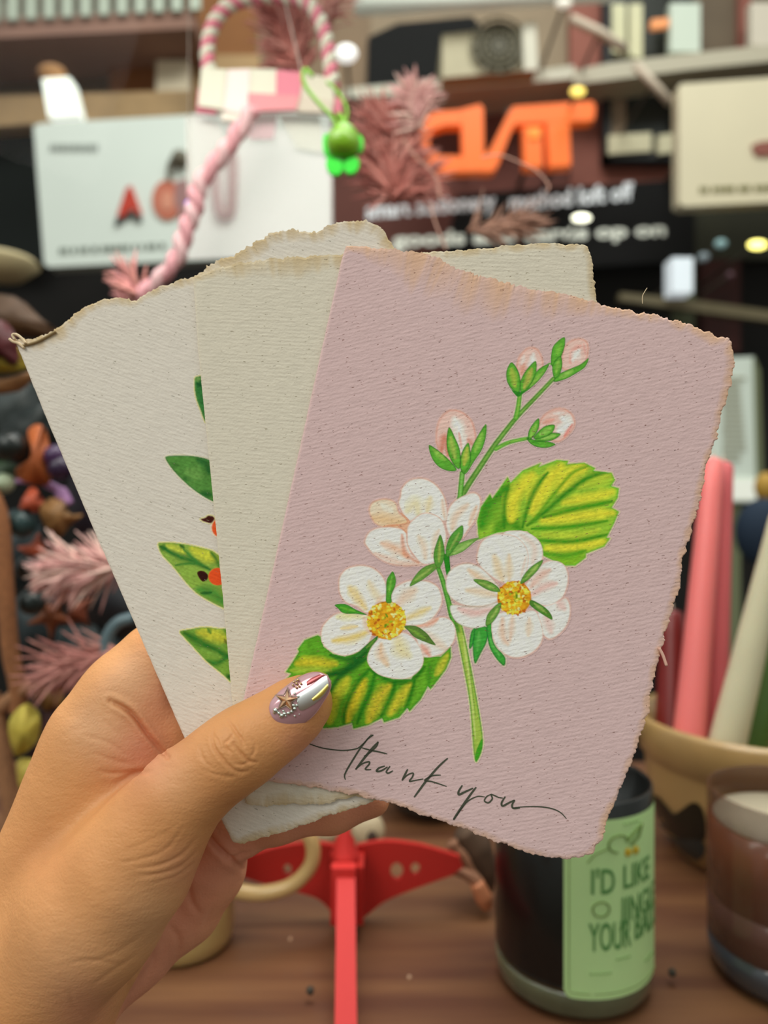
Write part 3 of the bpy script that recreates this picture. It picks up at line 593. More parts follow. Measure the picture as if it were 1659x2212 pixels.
# ------------------------------------------------------------------ green charm
GY = .52; ch = thing('green_charm', 'bright green round charm with a bow and curly stems hanging beside the white sign', 'charm', P(742, 375, GY)); k = mpp(GY)
c = P(742, 312, GY)
MB().lathe(c, [(0, -30 * k), (22 * k, -28 * k), (33 * k, -14 * k), (37 * k, 2 * k), (32 * k, 22 * k), (20 * k, 38 * k), (10 * k, 46 * k), (0, 48 * k)], 28).build('body', mat('charm_green', (110, 160, 20), .35, coat=.3), ch, True)
for nm, pts, dy in (('petal', [(706, 288), (728, 300), (722, 352), (700, 330), (698, 300)], .006), ('petal', [(768, 290), (784, 298), (783, 322), (768, 328)], .006), ('petal', [(742, 350), (712, 342), (704, 356), (714, 374), (732, 376), (742, 362)], -.004), ('petal', [(742, 350), (768, 340), (776, 352), (768, 370), (752, 374), (742, 362)], -.004)):
    MB().slab(smooth_path(pts, 4, True), GY + dy, .004).build(nm, mat('charm_neon', (40, 206, 44), .4, emis=.08), ch)
for pts, r in (([(675, 165), (660, 150), (654, 165), (662, 190), (690, 225), (715, 250), (730, 275)], 4.5), ([(706, 178), (722, 190), (740, 215), (750, 240), (745, 272)], 3.6), ([(730, 248), (742, 262), (735, 280)], 7)):
    MB().tube([P(x, y, GY) for x, y in smooth_path(pts, 6)], r * k, 8).build('stem', mat('charm_stem', (116, 170, 40), .5), ch, True)

MB().tube([P(654, 166, GY), P(600, -60, BY)], .0004, 5).build('cord', mat('wire', (150, 140, 130)), ch)
# ------------------------------------------------------------------ autumn garland at the left
WY2 = .56; gd = thing('leaf_garland', 'autumn garland of dark teal, orange, yellow and burgundy leaves with plums, at the left edge', 'garland', P(100, 1800, WY2))
def leafm(pts, Y, colr, nm, curl=.012, name='leaf'):
    P_ = smooth_path(pts, 3, True); c = np.mean(P_, 0); cc = P(c[0], c[1], Y - curl)
    V = [cc] + [P(x, y, Y + .004 * math.sin(i * 1.7)) for i, (x, y) in enumerate(P_)]
    n_ = len(P_); F1 = [(0, i + 1, (i + 1) % n_ + 1) for i in range(n_)]
    back = [Vector(v) + Vector((0, .0015, 0)) for v in V]; F2 = [(f[0] + n_ + 1, f[2] + n_ + 1, f[1] + n_ + 1) for f in F1]
    sd = [(i + 1, i + 2 + n_, (i + 1) % n_ + 2 + n_, (i + 1) % n_ + 1) for i in range(n_)]
    return mk(name, V + back, F1 + F2 + sd, mat('leaf_' + nm, tuple(c_ * (.78 if max(colr) < 120 else .92) for c_ in colr), .55, vary=.25, vscale=60), gd, True)
def star(cx, cy, R, r, n, rot=0): return [(cx + (R if i % 2 == 0 else r) * math.cos(rot + math.pi * i / n), cy + (R if i % 2 == 0 else r) * math.sin(rot + math.pi * i / n)) for i in range(2 * n)]
leafm([(-60, 700), (0, 690), (30, 720), (40, 775), (20, 790), (0, 770), (-60, 790)], .53, (104, 28, 34), 'burg')
leafm([(-80, 760), (10, 765), (50, 745), (62, 790), (0, 808), (-80, 800)], .54, (176, 152, 40), 'yel')
leafm([(-80, 640), (30, 640), (90, 690), (130, 720), (60, 730), (-80, 700)], .60, (96, 62, 30), 'brown')
leafm([(-80, 820), (30, 815), (70, 800), (40, 845), (-80, 850)], .545, (150, 104, 62), 'tan')
leafm([(-40, 850), (60, 820), (85, 880), (60, 960), (-40, 980)], .58, (56, 66, 66), 'slate')
leafm([(0, 930), (30, 890), (90, 870), (110, 920), (80, 990), (30, 1000)], .56, (8, 24, 22), 'teal')
leafm([(60, 930), (90, 918), (105, 960), (110, 1030), (90, 1050), (40, 1035), (36, 1010), (66, 985)], .54, (186, 94, 40), 'orange')
leafm([(-40, 1000), (30, 1000), (40, 1040), (-40, 1060)], .57, (50, 74, 40), 'green')
leafm(star(70, 1085, 34, 22, 3, .5), .535, (196, 84, 50), 'or2')
leafm([(110, 1075), (140, 1085), (150, 1110), (178, 1112), (150, 1135), (128, 1160), (100, 1140), (85, 1100)], .525, (136, 94, 48), 'star')
leafm(star(75, 1190, 40, 18, 4, .2), .545, (196, 86, 50), 'or3')
leafm(star(110, 1330, 56, 22, 5, .3), .555, (158, 84, 42), 'or4')
leafm(star(165, 1320, 45, 20, 4, .9), .56, (130, 62, 36), 'or5')
leafm([(-20, 1130), (60, 1100), (90, 1160), (60, 1260), (-20, 1280)], .59, (48, 62, 68), 'sl2')
leafm([(20, 1300), (110, 1280), (120, 1380), (60, 1430), (10, 1400)], .585, (44, 60, 66), 'sl3')
leafm([(60, 1380), (200, 1350), (260, 1400), (200, 1480), (80, 1470)], .6, (34, 52, 56), 'sl4')
leafm([(150, 1020), (190, 1000), (230, 1100), (240, 1200), (190, 1180), (150, 1110)], .6, (34, 18, 40), 'plumy')
leafm([(150, 1230), (230, 1200), (300, 1320), (260, 1380), (180, 1330)], .6, (38, 40, 48), 'sl5')
leafm([(18, 1560), (55, 1520), (84, 1545), (80, 1600), (45, 1630), (28, 1625)], .50, (206, 184, 74), 'yl2')
leafm([(36, 1645), (70, 1642), (95, 1662), (75, 1700), (45, 1712)], .505, (206, 182, 80), 'yl3')
leafm([(50, 1725), (80, 1715), (78, 1760), (60, 1790), (48, 1760)], .505, (196, 160, 60), 'yl4')
leafm([(70, 1520), (130, 1500), (130, 1600), (100, 1660), (55, 1650), (80, 1600)], .54, (86, 34, 34), 'bg2')
leafm([(70, 1480), (130, 1470), (135, 1520), (110, 1540), (80, 1520)], .535, (142, 104, 54), 'tn2')
k = mpp(.55)
for x, y, r, colr, nm in ((48, 1130, 30, (44, 76, 78), 'teal'), (62, 1225, 26, (14, 18, 16), 'black'), (25, 965, 34, (12, 22, 20), 'deep'), (120, 985, 24, (74, 34, 90), 'purple'), (130, 1010, 26, (52, 26, 66), 'plum'), (70, 1300, 28, (24, 38, 38), 'ink'), (8, 1045, 22, (190, 206, 170), 'pale'), (66, 1085, 18, (214, 92, 60), 'orange'), (82, 1262, 14, (206, 84, 48), 'org2')):
    MB().ball(P(x, y, .535), r * k, 18, 12).build('berry', mat('berry_' + nm, tuple(c_ * .8 for c_ in colr), .35, coat=.15), gd, True)
for pts, r, nm in (([(-30, 1050), (0, 1120), (10, 1250), (22, 1400), (38, 1480), (40, 1540)], .0060, 'brown'), ([(-30, 1550), (0, 1530), (40, 1498), (70, 1480)], .0055, 'tan'), ([(-20, 1500), (0, 1580), (14, 1680), (30, 1760), (50, 1840), (60, 1900)], .0062, 'tan')):
    MB().tube([P(x, y, .52) for x, y in smooth_path(pts, 6)], r, 10).build('jute_cord', mat('jute_' + nm, (150, 106, 74) if nm == 'tan' else (142, 92, 58), .9, vary=.2, vscale=300, bump=.6), gd, True)
o = MB().tube([P(x, y, .55) for x, y in smooth_path([(30, 1040), (60, 1040), (100, 1046), (130, 1062), (146, 1090)], 6)], [.0015] * 6 + [.002] * 6 + [.0032] * 6 + [.0048] * 7, 8).build('lilac_streak', mat('lilac', (198, 146, 200), .35, alpha=.75), None, True); tag(o, 'lilac reflection streak made as a translucent arc over the dark plums', 'ribbon')  # reflection streak modelled as a glossy see-through tube
o = MB().tube([P(x, y, .50) for x, y in smooth_path([(285, 1335), (255, 1345), (235, 1370), (228, 1400), (240, 1430), (300, 1470)], 6)], .0042, 12).build('blue_grey_ring', mat('ring_blue', (92, 112, 120), .35, coat=.3), None, True); tag(o, 'blue grey plastic ring showing between the left card and the hand', 'ring')
o = MB().lathe(P(-5, 570, 1.6), [(0, -.035), (.05, -.03), (.085, .0), (.075, .012), (0, .02)], 32).build('lamp_shade', mat('shade_cream', (212, 192, 148), .7), None, True); tag(o, 'cream bowl shaped lamp shade at the left edge, left below the white sign', 'lamp')
# ------------------------------------------------------------------ cards
CN = Vector((0.10, 1.0, -0.06))       # shared tilt of the held cards
def CP(px, py, d):                     # point of a card plane, d = plane distance in metres
    dx, dz = (px - 829.5) / F, -(py - 1106.0) / F; Y = d / (CN.x * dx + 1 + CN.z * dz)
    return Vector((dx * Y, Y, H + dz * Y))
def CPn(X, Yp, d):
    dx = (X - 829.5) / F; dz = -(Yp - 1106.0) / F; Y = d / (CN.x * dx + 1 + CN.z * dz)
    return np.stack([dx * Y, Y, H + dz * Y], -1)
def paper_mat(name, ang, flecks, fcol, rib=1.0):
    m = bpy.data.materials.new(name); m.use_nodes = True; n = m.node_tree.nodes; L = m.node_tree.links; b = n['Principled BSDF']
    b.inputs['Roughness'].default_value = .9; b.inputs['Specular IOR Level'].default_value = .15
    a = n.new('ShaderNodeAttribute'); a.attribute_name = 'Col'
    t = n.new('ShaderNodeTexCoord'); mp = n.new('ShaderNodeMapping'); mp.inputs['Rotation'].default_value = (0, ang, 0)
    L.new(t.outputs['Object'], mp.inputs[0])
    st = n.new('ShaderNodeVectorMath'); st.operation = 'MULTIPLY'; st.inputs[1].default_value = (.38, 1, 1.45); L.new(mp.outputs[0], st.inputs[0])
    ribn = n.new('ShaderNodeTexNoise'); ribn.inputs['Scale'].default_value = 820; ribn.inputs['Detail'].default_value = 2; L.new(st.outputs[0], ribn.inputs[0])
    wv = n.new('ShaderNodeTexWave'); wv.bands_direction = 'Z'; wv.inputs['Scale'].default_value = 290; wv.inputs['Distortion'].default_value = 3.2; wv.inputs['Detail'].default_value = 2; wv.inputs['Detail Scale'].default_value = 2.5
    L.new(mp.outputs[0], wv.inputs[0])
    fine = n.new('ShaderNodeTexNoise'); fine.inputs['Scale'].default_value = 1500; fine.inputs['Detail'].default_value = 3; L.new(t.outputs['Object'], fine.inputs[0])
    big = n.new('ShaderNodeTexNoise'); big.inputs['Scale'].default_value = 60; big.inputs['Detail'].default_value = 3; L.new(t.outputs['Object'], big.inputs[0])
    def mad(x, k, y):
        q = n.new('ShaderNodeMath'); q.operation = 'MULTIPLY_ADD'; L.new(x, q.inputs[0]); q.inputs[1].default_value = k
        if y is None: q.inputs[2].default_value = 0
        else: L.new(y, q.inputs[2])
        return q.outputs[0]
    h = mad(wv.outputs['Fac'], .13 * rib, None); h = mad(ribn.outputs[0], .70 * rib, h); h = mad(fine.outputs[0], .55, h); h = mad(big.outputs[0], 1.0, h)
    bn = n.new('ShaderNodeBump'); bn.inputs['Strength'].default_value = .8; bn.inputs['Distance'].default_value = .00022
    L.new(h, bn.inputs['Height']); L.new(bn.outputs[0], b.inputs['Normal'])
    # flecks of fibre
    src = a.outputs['Color']
    for sc_, thr, keep, c in flecks:
        ws_ = n.new('ShaderNodeVectorMath'); ws_.operation = 'ADD'; dn = n.new('ShaderNodeTexNoise'); dn.inputs['Scale'].default_value = 900
        ds = n.new('ShaderNodeVectorMath'); ds.operation = 'SCALE'; ds.inputs['Scale'].default_value = .0009; L.new(t.outputs['Object'], dn.inputs[0]); L.new(dn.outputs['Color'], ds.inputs[0])
        L.new(st.outputs[0], ws_.inputs[0]); L.new(ds.outputs[0], ws_.inputs[1])
        v = n.new('ShaderNodeTexVoronoi'); v.inputs['Scale'].default_value = sc_; L.new(ws_.outputs[0], v.inputs['Vector'])
        l1 = n.new('ShaderNodeMath'); l1.operation = 'LESS_THAN'; l1.inputs[1].default_value = thr; L.new(v.outputs['Distance'], l1.inputs[0])
        sp = n.new('ShaderNodeSeparateColor'); L.new(v.outputs['Color'], sp.inputs[0])
        l2 = n.new('ShaderNodeMath'); l2.operation = 'LESS_THAN'; l2.inputs[1].default_value = keep; L.new(sp.outputs[0], l2.inputs[0])
        mm = n.new('ShaderNodeMath'); mm.operation = 'MULTIPLY'; L.new(l1.outputs[0], mm.inputs[0]); L.new(l2.outputs[0], mm.inputs[1])
        m2 = n.new('ShaderNodeMath'); m2.operation = 'MULTIPLY'; L.new(mm.outputs[0], m2.inputs[0]); m2.inputs[1].default_value = .75
        mx = n.new('ShaderNodeMix'); mx.data_type = 'RGBA'; L.new(m2.outputs[0], mx.inputs[0]); L.new(src, mx.inputs[6]); mx.inputs[7].default_value = rgb(*c); src = mx.outputs[2]
    r = n.new('ShaderNodeMapRange'); r.inputs[1].default_value = .25; r.inputs[2].default_value = .75; r.inputs[3].default_value = .95; r.inputs[4].default_value = 1.05
    L.new(ribn.outputs[0], r.inputs[0]); sc2 = n.new('ShaderNodeVectorMath'); sc2.operation = 'SCALE'; L.new(src, sc2.inputs[0]); L.new(r.outputs[0], sc2.inputs['Scale'])
    L.new(sc2.outputs[0], b.inputs['Base Color'])
    return m
PAPER_P = (222, 192, 190); PAPER_A = (230, 222, 208); PAPER_B = (226, 218, 198); PEACH = (226, 184, 152)
mp_pink = paper_mat('pink_handmade_paper', .21, [(1150, .15, .42, (128, 84, 72)), (1500, .16, .10, (100, 66, 56)), (420, .05, .5, (80, 52, 46))], None)
mp_creamA = paper_mat('grey_white_handmade_paper', -.33, [(1100, .15, .26, (140, 132, 112)), (420, .045, .35, (78, 74, 62))], None)
mp_creamB = paper_mat('cream_handmade_paper', -.07, [(1100, .15, .34, (140, 128, 100)), (420, .05, .4, (74, 66, 50))], None)

def torn_card(name, label, corners, d, m, base, edge, seed, th=.0006):
    """corners: (x, y, rough, width) - rough = torn amplitude in px, width = soft deckle width in px, of the stretch that starts there."""
    pts = []; rg = []; wd = []
    k = len(corners)
    for i in range(k):
        x0, y0, r0, w0 = corners[i]; x1, y1, r1, w1 = corners[(i + 1) % k]; L_ = math.hypot(x1 - x0, y1 - y0); n_ = max(2, int(L_ / 3.2))
        for j in range(n_):
            t = j / n_; pts.append((x0 + (x1 - x0) * t, y0 + (y1 - y0) * t)); rg.append(r0 if t < .97 else (r0 + r1) / 2); wd.append(w0)
    pts = np.array(pts); rg = np.array(rg, float); wd = np.array(wd, float); n_ = len(pts)
    def sm(a, it):
        for _ in range(it): a = (np.roll(a, 1, 0) + a * 2 + np.roll(a, -1, 0)) / 4
        return a
    rg = sm(rg, 6); wd = sm(wd, 30)
    cs = sm(pts, 3); t = np.roll(cs, -2, 0) - np.roll(cs, 2, 0); t /= np.linalg.norm(t, axis=1)[:, None] + 1e-9
    area_ = 0.5 * np.sum(cs[:, 0] * np.roll(cs[:, 1], -1) - np.roll(cs[:, 0], -1) * cs[:, 1])
    nn = np.stack([t[:, 1], -t[:, 0]], 1) * (1 if area_ > 0 else -1)
    nz = np.array([mnoise.noise(Vector((p[0] * .05, p[1] * .05, seed))) * 1.3 + mnoise.noise(Vector((p[0] * .16, p[1] * .16, seed + 5))) * .9 + mnoise.noise(Vector((p[0] * .45, p[1] * .45, seed + 9))) * .7 for p in cs])
    out = cs + nn * (rg * nz)[:, None]
    i1 = out * 1.0 - nn * (1.5 + wd * .12)[:, None]
    wn = np.array([mnoise.noise(Vector((p[0] * .03, p[1] * .03, seed + 20))) + .6 * mnoise.noise(Vector((p[0] * .1, p[1] * .1, seed + 25))) for p in cs])
    # smooth offset rings
    tt = np.roll(cs, -14, 0) - np.roll(cs, 14, 0); tt /= np.linalg.norm(tt, axis=1)[:, None] + 1e-9
    ns = np.stack([tt[:, 1], -tt[:, 0]], 1) * (1 if area_ > 0 else -1)
    i2 = cs - ns * (3.0 + wd * (.55 + .35 * wn))[:, None]
    i3 = cs - ns * (5.0 + wd * (1.05 + .35 * wn))[:, None]
    i3 = sm(i3, 2)
    rings = [(out, th * .55), (i1, th * .25), (i2, th * .06), (i3, 0.0)]
    V = []; C_ = []
    be = s2l(base); ed = s2l(edge)
    mix = (1.0, .95, .62, 0.0)
    for (R, dz), mxv in zip(rings, mix):
        P3 = CPn(R[:, 0], R[:, 1], d); P3[:, 1] += dz
        if mxv > 0.2 and mxv < 1: P3[:, 1] += .00016 * sm(nz, 8) * np.minimum(rg, 3) / 3
        V.append(P3); f_ = (mxv * np.clip(wd / 12, .0, 1))[:, None] * np.clip(.8 + .7 * wn[:, None], 0, 1); C_.append(be * (1 - f_) + ed * f_)
    bk_ = CPn(out[:, 0], out[:, 1], d); bk_[:, 1] += th * .6; V.append(bk_); C_.append(np.tile(be, (n_, 1)))
    bk2 = CPn(i1[:, 0], i1[:, 1], d); bk2[:, 1] += th; V.append(bk2); C_.append(np.tile(be, (n_, 1)))
    Fc = []
    for r in (0, 1, 2):
        for i in range(n_): a, b = r * n_ + i, r * n_ + (i + 1) % n_; Fc.append((a, b, b + n_, a + n_))
    for a_, b_ in ((4, 0), (5, 4)):
        for i in range(n_): Fc.append((a_ * n_ + i, a_ * n_ + (i + 1) % n_, b_ * n_ + (i + 1) % n_, b_ * n_ + i))
    VV = np.concatenate(V)
    for r in (3, 5):
        tr = tessellate_polygon([[Vector((float(q_[0]), float(q_[2]), 0)) for q_ in VV[r * n_:(r + 1) * n_]]])
        Fc += [tuple(i + r * n_ for i in f) for f in tr]
    o = mk(name, VV, Fc, m, None, False, np.concatenate(C_)); return tag(o, label, 'card')
dC, dB, dA = .1945, .1958, .1972
cardC = torn_card('greeting_card', 'pink handmade paper thank you card with painted apple blossom, front of the fan',
    [(747, 530, 2.5, 14), (800, 532, 4, 40), (860, 540, 5, 70), (930, 548, 5, 84), (985, 580, 5, 84), (1060, 600, 5, 76), (1150, 622, 5, 56), (1240, 638, 4, 34), (1300, 657, 5, 18), (1360, 668, 5, 16), (1440, 684, 5, 16), (1500, 702, 5, 16), (1545, 724, 5, 22), (1578, 730, 4, 18), (1588, 762, 4, 16), (1586, 800, 4, 16), (1575, 850, 4, 14), (1556, 908, 4, 12), (1552, 940, 5, 12), (1530, 1000, 4, 12), (1515, 1070, 4, 11), (1500, 1130, 4, 11), (1478, 1200, 4, 11), (1470, 1260, 4, 11), (1452, 1320, 4, 11), (1432, 1392, 4, 11), (1420, 1440, 5, 10), (1405, 1500, 5, 12), (1403, 1540, 5, 12), (1388, 1575, 4, 10), (1376, 1620, 4, 9), (1350, 1680, 3, 9), (1330, 1735, 3, 12), (1312, 1770, 3, 14), (1304, 1810, 3, 12), (1280, 1846, 3, 10), (1225, 1858, 3, 9), (1150, 1846, 3, 9), (1080, 1822, 3, 9), (1000, 1790, 3, 9), (930, 1768, 3, 9), (850, 1738, 3, 9), (760, 1716, 3, 9), (680, 1702, 3, 9), (580, 1690, 3, 9), (505, 1678, 1, 6), (512, 1570, .35, 1.5), (528, 1500, .35, 1.5), (600, 1180, .35, 1.5), (680, 820, .35, 1.5), (738, 560, .6, 3)],
    dC, mp_pink, PAPER_P, PEACH, 1)
cardB = torn_card('greeting_card', 'plain cream handmade paper card in the middle of the fan, just behind the pink card',
    [(417, 600, 3, 14), (480, 574, 4, 30), (560, 560, 4, 40), (650, 553, 3, 30), (745, 548, 3, 20), (845, 545, 3, 16), (985, 541, 2.5, 12), (1080, 532, 2.5, 12), (1180, 524, 2.5, 12), (1270, 529, 2.5, 12), (1280, 560, 2.5, 10), (1284, 610, 3, 12), (1292, 660, 2.5, 10), (1330, 1100, 1, 3), (1368, 1610, 1, 5), (1300, 1640, 2, 10), (1000, 1680, 2, 10), (860, 1722, 2.5, 16), (760, 1722, 3, 22), (700, 1738, 3, 22), (630, 1738, 3, 22), (560, 1742, 3, 22), (530, 1738, 3, 14), (522, 1700, .4, 2), (505, 1560, .35, 1.5), (480, 1280, .35, 1.5), (452, 1000, .35, 1.5), (428, 760, .35, 1.5)],
    dB, mp_creamB, PAPER_B, (208, 186, 146), 2)
cardA = torn_card('greeting_card', 'grey white handmade paper card with berry leaves showing, furthest left in the fan',
    [(28, 728, 5, 10), (60, 735, 3, 26), (115, 715, 4, 26), (155, 680, 4, 14), (200, 652, 5, 14), (245, 642, 4, 14), (290, 648, 4, 12), (345, 618, 5, 14), (415, 598, 5, 20), (470, 562, 5, 26), (530, 538, 5, 26), (585, 500, 5, 22), (640, 497, 5, 22), (690, 500, 5, 22), (730, 478, 4, 26), (790, 474, 4, 26), (825, 492, 4, 22), (845, 524, 4, 16), (880, 600, 1, 4), (1000, 1000, 1, 4), (1150, 1560, 1, 4), (1000, 1640, 2, 10), (850, 1716, 2.5, 12), (775, 1744, 2.5, 12), (700, 1766, 2.5, 14), (640, 1790, 2.5, 16), (560, 1812, 2.5, 14), (520, 1824, 2, 12), (502, 1820, 1, 6), (480, 1776, .4, 2), (400, 1600, .35, 1.5), (300, 1370, .35, 1.5), (200, 1140, .35, 1.5), (100, 905, .35, 1.5), (40, 756, 1, 4)],
    dA, mp_creamA, PAPER_A, (206, 182, 140), 3)
for o in (cardA, cardB, cardC): o['group'] = 'handmade paper cards held in a fan'
# curled torn paper bits at the far left corner of the left card
def fibre(pts, r, m, par, d): return MB().tube([CP(x, y, d) for x, y in smooth_path(pts, 5)], r, 5).build('torn_fibre', m, par, True)
ff = mat('fibre', (222, 200, 164), .9); fp = mat('fibre_pink', (226, 180, 160), .9)
fibre([(52, 752), (40, 742), (28, 738), (20, 732)], .0004, ff, cardA, dA - .0006); fibre([(55, 742), (46, 730), (34, 722), (27, 724), (32, 734)], .0004, ff, cardA, dA - .0009)
fibre([(44, 748), (80, 738), (110, 722), (120, 716)], .0004, mat('fibre_brown', (160, 138, 98), .9), cardA, dA - .0003)
fibre([(1424, 1400), (1432, 1415), (1440, 1438)], .0004, fp, cardC, dC - .0003)
fibre([(1388, 656), (1388, 640), (1394, 628), (1398, 622)], .00010, ff, cardC, dC)

# --- painting on the cards: a small raster painter working in view pixels
class Paint:
    def __init__(s, x0, y0, x1, y1, res, base):
        s.x0, s.y0, s.res = x0, y0, res; s.nx = int((x1 - x0) / res) + 1; s.ny = int((y1 - y0) / res) + 1
        s.X, s.Y = np.meshgrid(x0 + np.arange(s.nx) * res, y0 + np.arange(s.ny) * res)
        s.C = np.tile(s2l(base), (s.ny, s.nx, 1)); s.M = np.zeros((s.ny, s.nx), bool); s.base = s2l(base)
        s.n1 = s._noise(5, 1); s.n2 = s._noise(14, 2); s.n3 = s._noise(40, 3)
    def _noise(s, cell, seed):
        r = np.random.default_rng(seed); gx = int(s.nx * s.res / cell) + 3; gy = int(s.ny * s.res / cell) + 3; g = r.random((gy, gx))
        u = (s.X - s.x0) / cell; v = (s.Y - s.y0) / cell; i = u.astype(int); j = v.astype(int); fu = u - i; fv = v - j; fu = fu * fu * (3 - 2 * fu); fv = fv * fv * (3 - 2 * fv)
        return (g[j, i] * (1 - fu) * (1 - fv) + g[j, i + 1] * fu * (1 - fv) + g[j + 1, i] * (1 - fu) * fv + g[j + 1, i + 1] * fu * fv) * 2 - 1
    def win(s, pts, pad):
        p = np.array(pts); a = max(int((p[:, 0].min() - pad - s.x0) / s.res), 0); b = min(int((p[:, 0].max() + pad - s.x0) / s.res) + 2, s.nx)
        c = max(int((p[:, 1].min() - pad - s.y0) / s.res), 0); d = min(int((p[:, 1].max() + pad - s.y0) / s.res) + 2, s.ny)
        return slice(c, d), slice(a, b)
    def dist(s, pts, W, closed=True):
        X = s.X[W]; Y = s.Y[W]; p = np.array(pts); D = np.full(X.shape, 1e9); ins = np.zeros(X.shape, bool); T = np.zeros(X.shape); n = len(p); m = n if closed else n - 1
        for i in range(m):
            ax, ay = p[i]; bx, by = p[(i + 1) % n]; vx, vy = bx - ax, by - ay; l2 = vx * vx + vy * vy + 1e-9
            t = np.clip(((X - ax) * vx + (Y - ay) * vy) / l2, 0, 1); d = np.hypot(X - ax - t * vx, Y - ay - t * vy); u = d < D; D = np.where(u, d, D); T = np.where(u, (i + t) / m, T)
            if closed:
                cnd = ((ay > Y) != (by > Y)); xx = ax + (Y - ay) * vx / (vy if abs(vy) > 1e-9 else 1e-9); ins ^= cnd & (X < xx)
        return D, ins, T
    def shape(s, pts, fill, edge=None, ew=2.0, eo=.8, grad=None, sharp=False, strokes=(), mott=.06, halo=None):
        """fill the closed outline; edge tint; grad = (x0, y0, x1, y1, colour) blend; strokes = (path, width, colour, opacity)"""
        pts = pts if sharp else smooth_path(pts, 5, True); W = s.win(pts, 5); D, ins, _ = s.dist(pts, W); X = s.X[W]; Y = s.Y[W]
        c = np.tile(s2l(fill), X.shape + (1,))
        if grad is not None:
            gx0, gy0, gx1, gy1, gc = grad; t = np.clip(((X - gx0) * (gx1 - gx0) + (Y - gy0) * (gy1 - gy0)) / ((gx1 - gx0) ** 2 + (gy1 - gy0) ** 2), 0, 1)[..., None]; t = t * t * (3 - 2 * t); c = c * (1 - t) + s2l(gc) * t
        for path, wd, sc, op in strokes:
            pp = smooth_path(path, 5) if len(path) > 2 else path; d2, _, T = s.dist(pp, W, False); ww = wd * (.35 + .65 * np.sin(np.pi * np.clip(T, .03, .97)) ** .6) * (1 + .25 * s.n2[W])
            al = (op * np.clip(1.15 - d2 / ww, 0, 1) ** .9 * (1 + .15 * s.n1[W]))[..., None].clip(0, 1); c = c * (1 - al) + s2l(sc) * al
        if edge is not None:
            al = (eo * np.exp(-(D / ew) ** 2) * (1 + .3 * s.n2[W]))[..., None].clip(0, 1); c = c * (1 - al) + s2l(edge) * al
        c = c * (1 + mott * s.n1[W] + mott * .8 * s.n2[W])[..., None]
        if halo is not None:
            hm = (~ins) & (D < 2.6) & (~s.M[W]); s.C[W] = np.where(hm[..., None], s2l(halo), s.C[W]); s.M[W] |= hm
        al = np.clip(.5 + np.where(ins, D, -D) / 1.6, 0, 1)[..., None]
        s.C[W] = s.C[W] * (1 - al) + c * al; s.M[W] |= al[..., 0] > .02
    def line(s, pts, w0, w1, colr, light=None, edge=None, halo=None):
        pts = smooth_path(pts, 6) if len(pts) > 2 else pts; W = s.win(pts, max(w0, w1) + 6); D, _, T = s.dist(pts, W, False); hw = (w0 + (w1 - w0) * T) / 2
        c = np.tile(s2l(colr), D.shape + (1,))
        if light is not None: a_ = (np.clip(1 - D / (hw * .7), 0, 1) * (.75 + .3 * s.n2[W]))[..., None].clip(0, 1); c = c * (1 - a_) + s2l(light) * a_
        if edge is not None: a_ = (np.clip((D / hw - .55) / .45, 0, 1) * .8)[..., None]; c = c * (1 - a_) + s2l(edge) * a_
        if halo is not None:
            hm = (D < hw + 2.2) & (~s.M[W]); s.C[W] = np.where(hm[..., None], s2l(halo), s.C[W]); s.M[W] |= hm
        al = np.clip(.5 + (hw - D) / 1.5, 0, 1)[..., None]; s.C[W] = s.C[W] * (1 - al) + c * al; s.M[W] |= al[..., 0] > .02
    def dot(s, x, y, rx, ry, ang, colr, op=1.0):
        W = s.win([(x - rx - ry, y - rx - ry), (x + rx + ry, y + rx + ry)], 2); X = s.X[W] - x; Y = s.Y[W] - y; u = X * math.cos(ang) + Y * math.sin(ang); v = -X * math.sin(ang) + Y * math.cos(ang)
        r = np.hypot(u / rx, v / ry); al = (op * np.clip((1.25 - r) / .45, 0, 1))[..., None]; s.C[W] = s.C[W] * (1 - al) + s2l(colr) * al; s.M[W] |= al[..., 0] > .3
    def mesh(s, name, d, m, parent, lift=.00006):
        M = s.M; cell = M[:-1, :-1] | M[1:, :-1] | M[:-1, 1:] | M[1:, 1:]; jj, ii = np.nonzero(cell)
        vid = lambda j, i: j * s.nx + i
        q = np.stack([vid(jj, ii), vid(jj + 1, ii), vid(jj + 1, ii + 1), vid(jj, ii + 1)], 1); u, inv = np.unique(q, return_inverse=True)
        X = s.X.ravel()[u]; Y = s.Y.ravel()[u]; V = CPn(X, Y, d - lift)
        return mk(name, V, inv.reshape(q.shape), m, parent, False, np.clip(s.C.reshape(-1, 3)[u] * 1.16, 0, .93))
GH = (206, 196, 168); PH = (214, 176, 164)
G1, G2, G3, GD, GY_ = (98, 176, 56), (150, 200, 84), (60, 146, 44), (24, 96, 30), (178, 196, 84)
WHT, PCH, PNK, TAN, ED = (240, 234, 226), (240, 204, 178), (238, 190, 178), (236, 214, 160), (218, 150, 118)
pt = Paint(612, 722, 1348, 1652, 1.5, PAPER_P)
T1 = lambda p: [(780 + x / 2.765, 700 + y / 2.765) for x, y in p]
T2 = lambda p: [(760 + x / 2.765, 1000 + y / 2.765) for x, y in p]
T3 = lambda p: [(580 + x / 2.0232, 700 + y / 2.0232) for x, y in p]
T4 = lambda p: [(580 + x / 2.0232, 1200 + y / 2.0232) for x, y in p]
T5 = lambda p: [(590 + x / 3.858, 1200 + y / 3.858) for x, y in p]
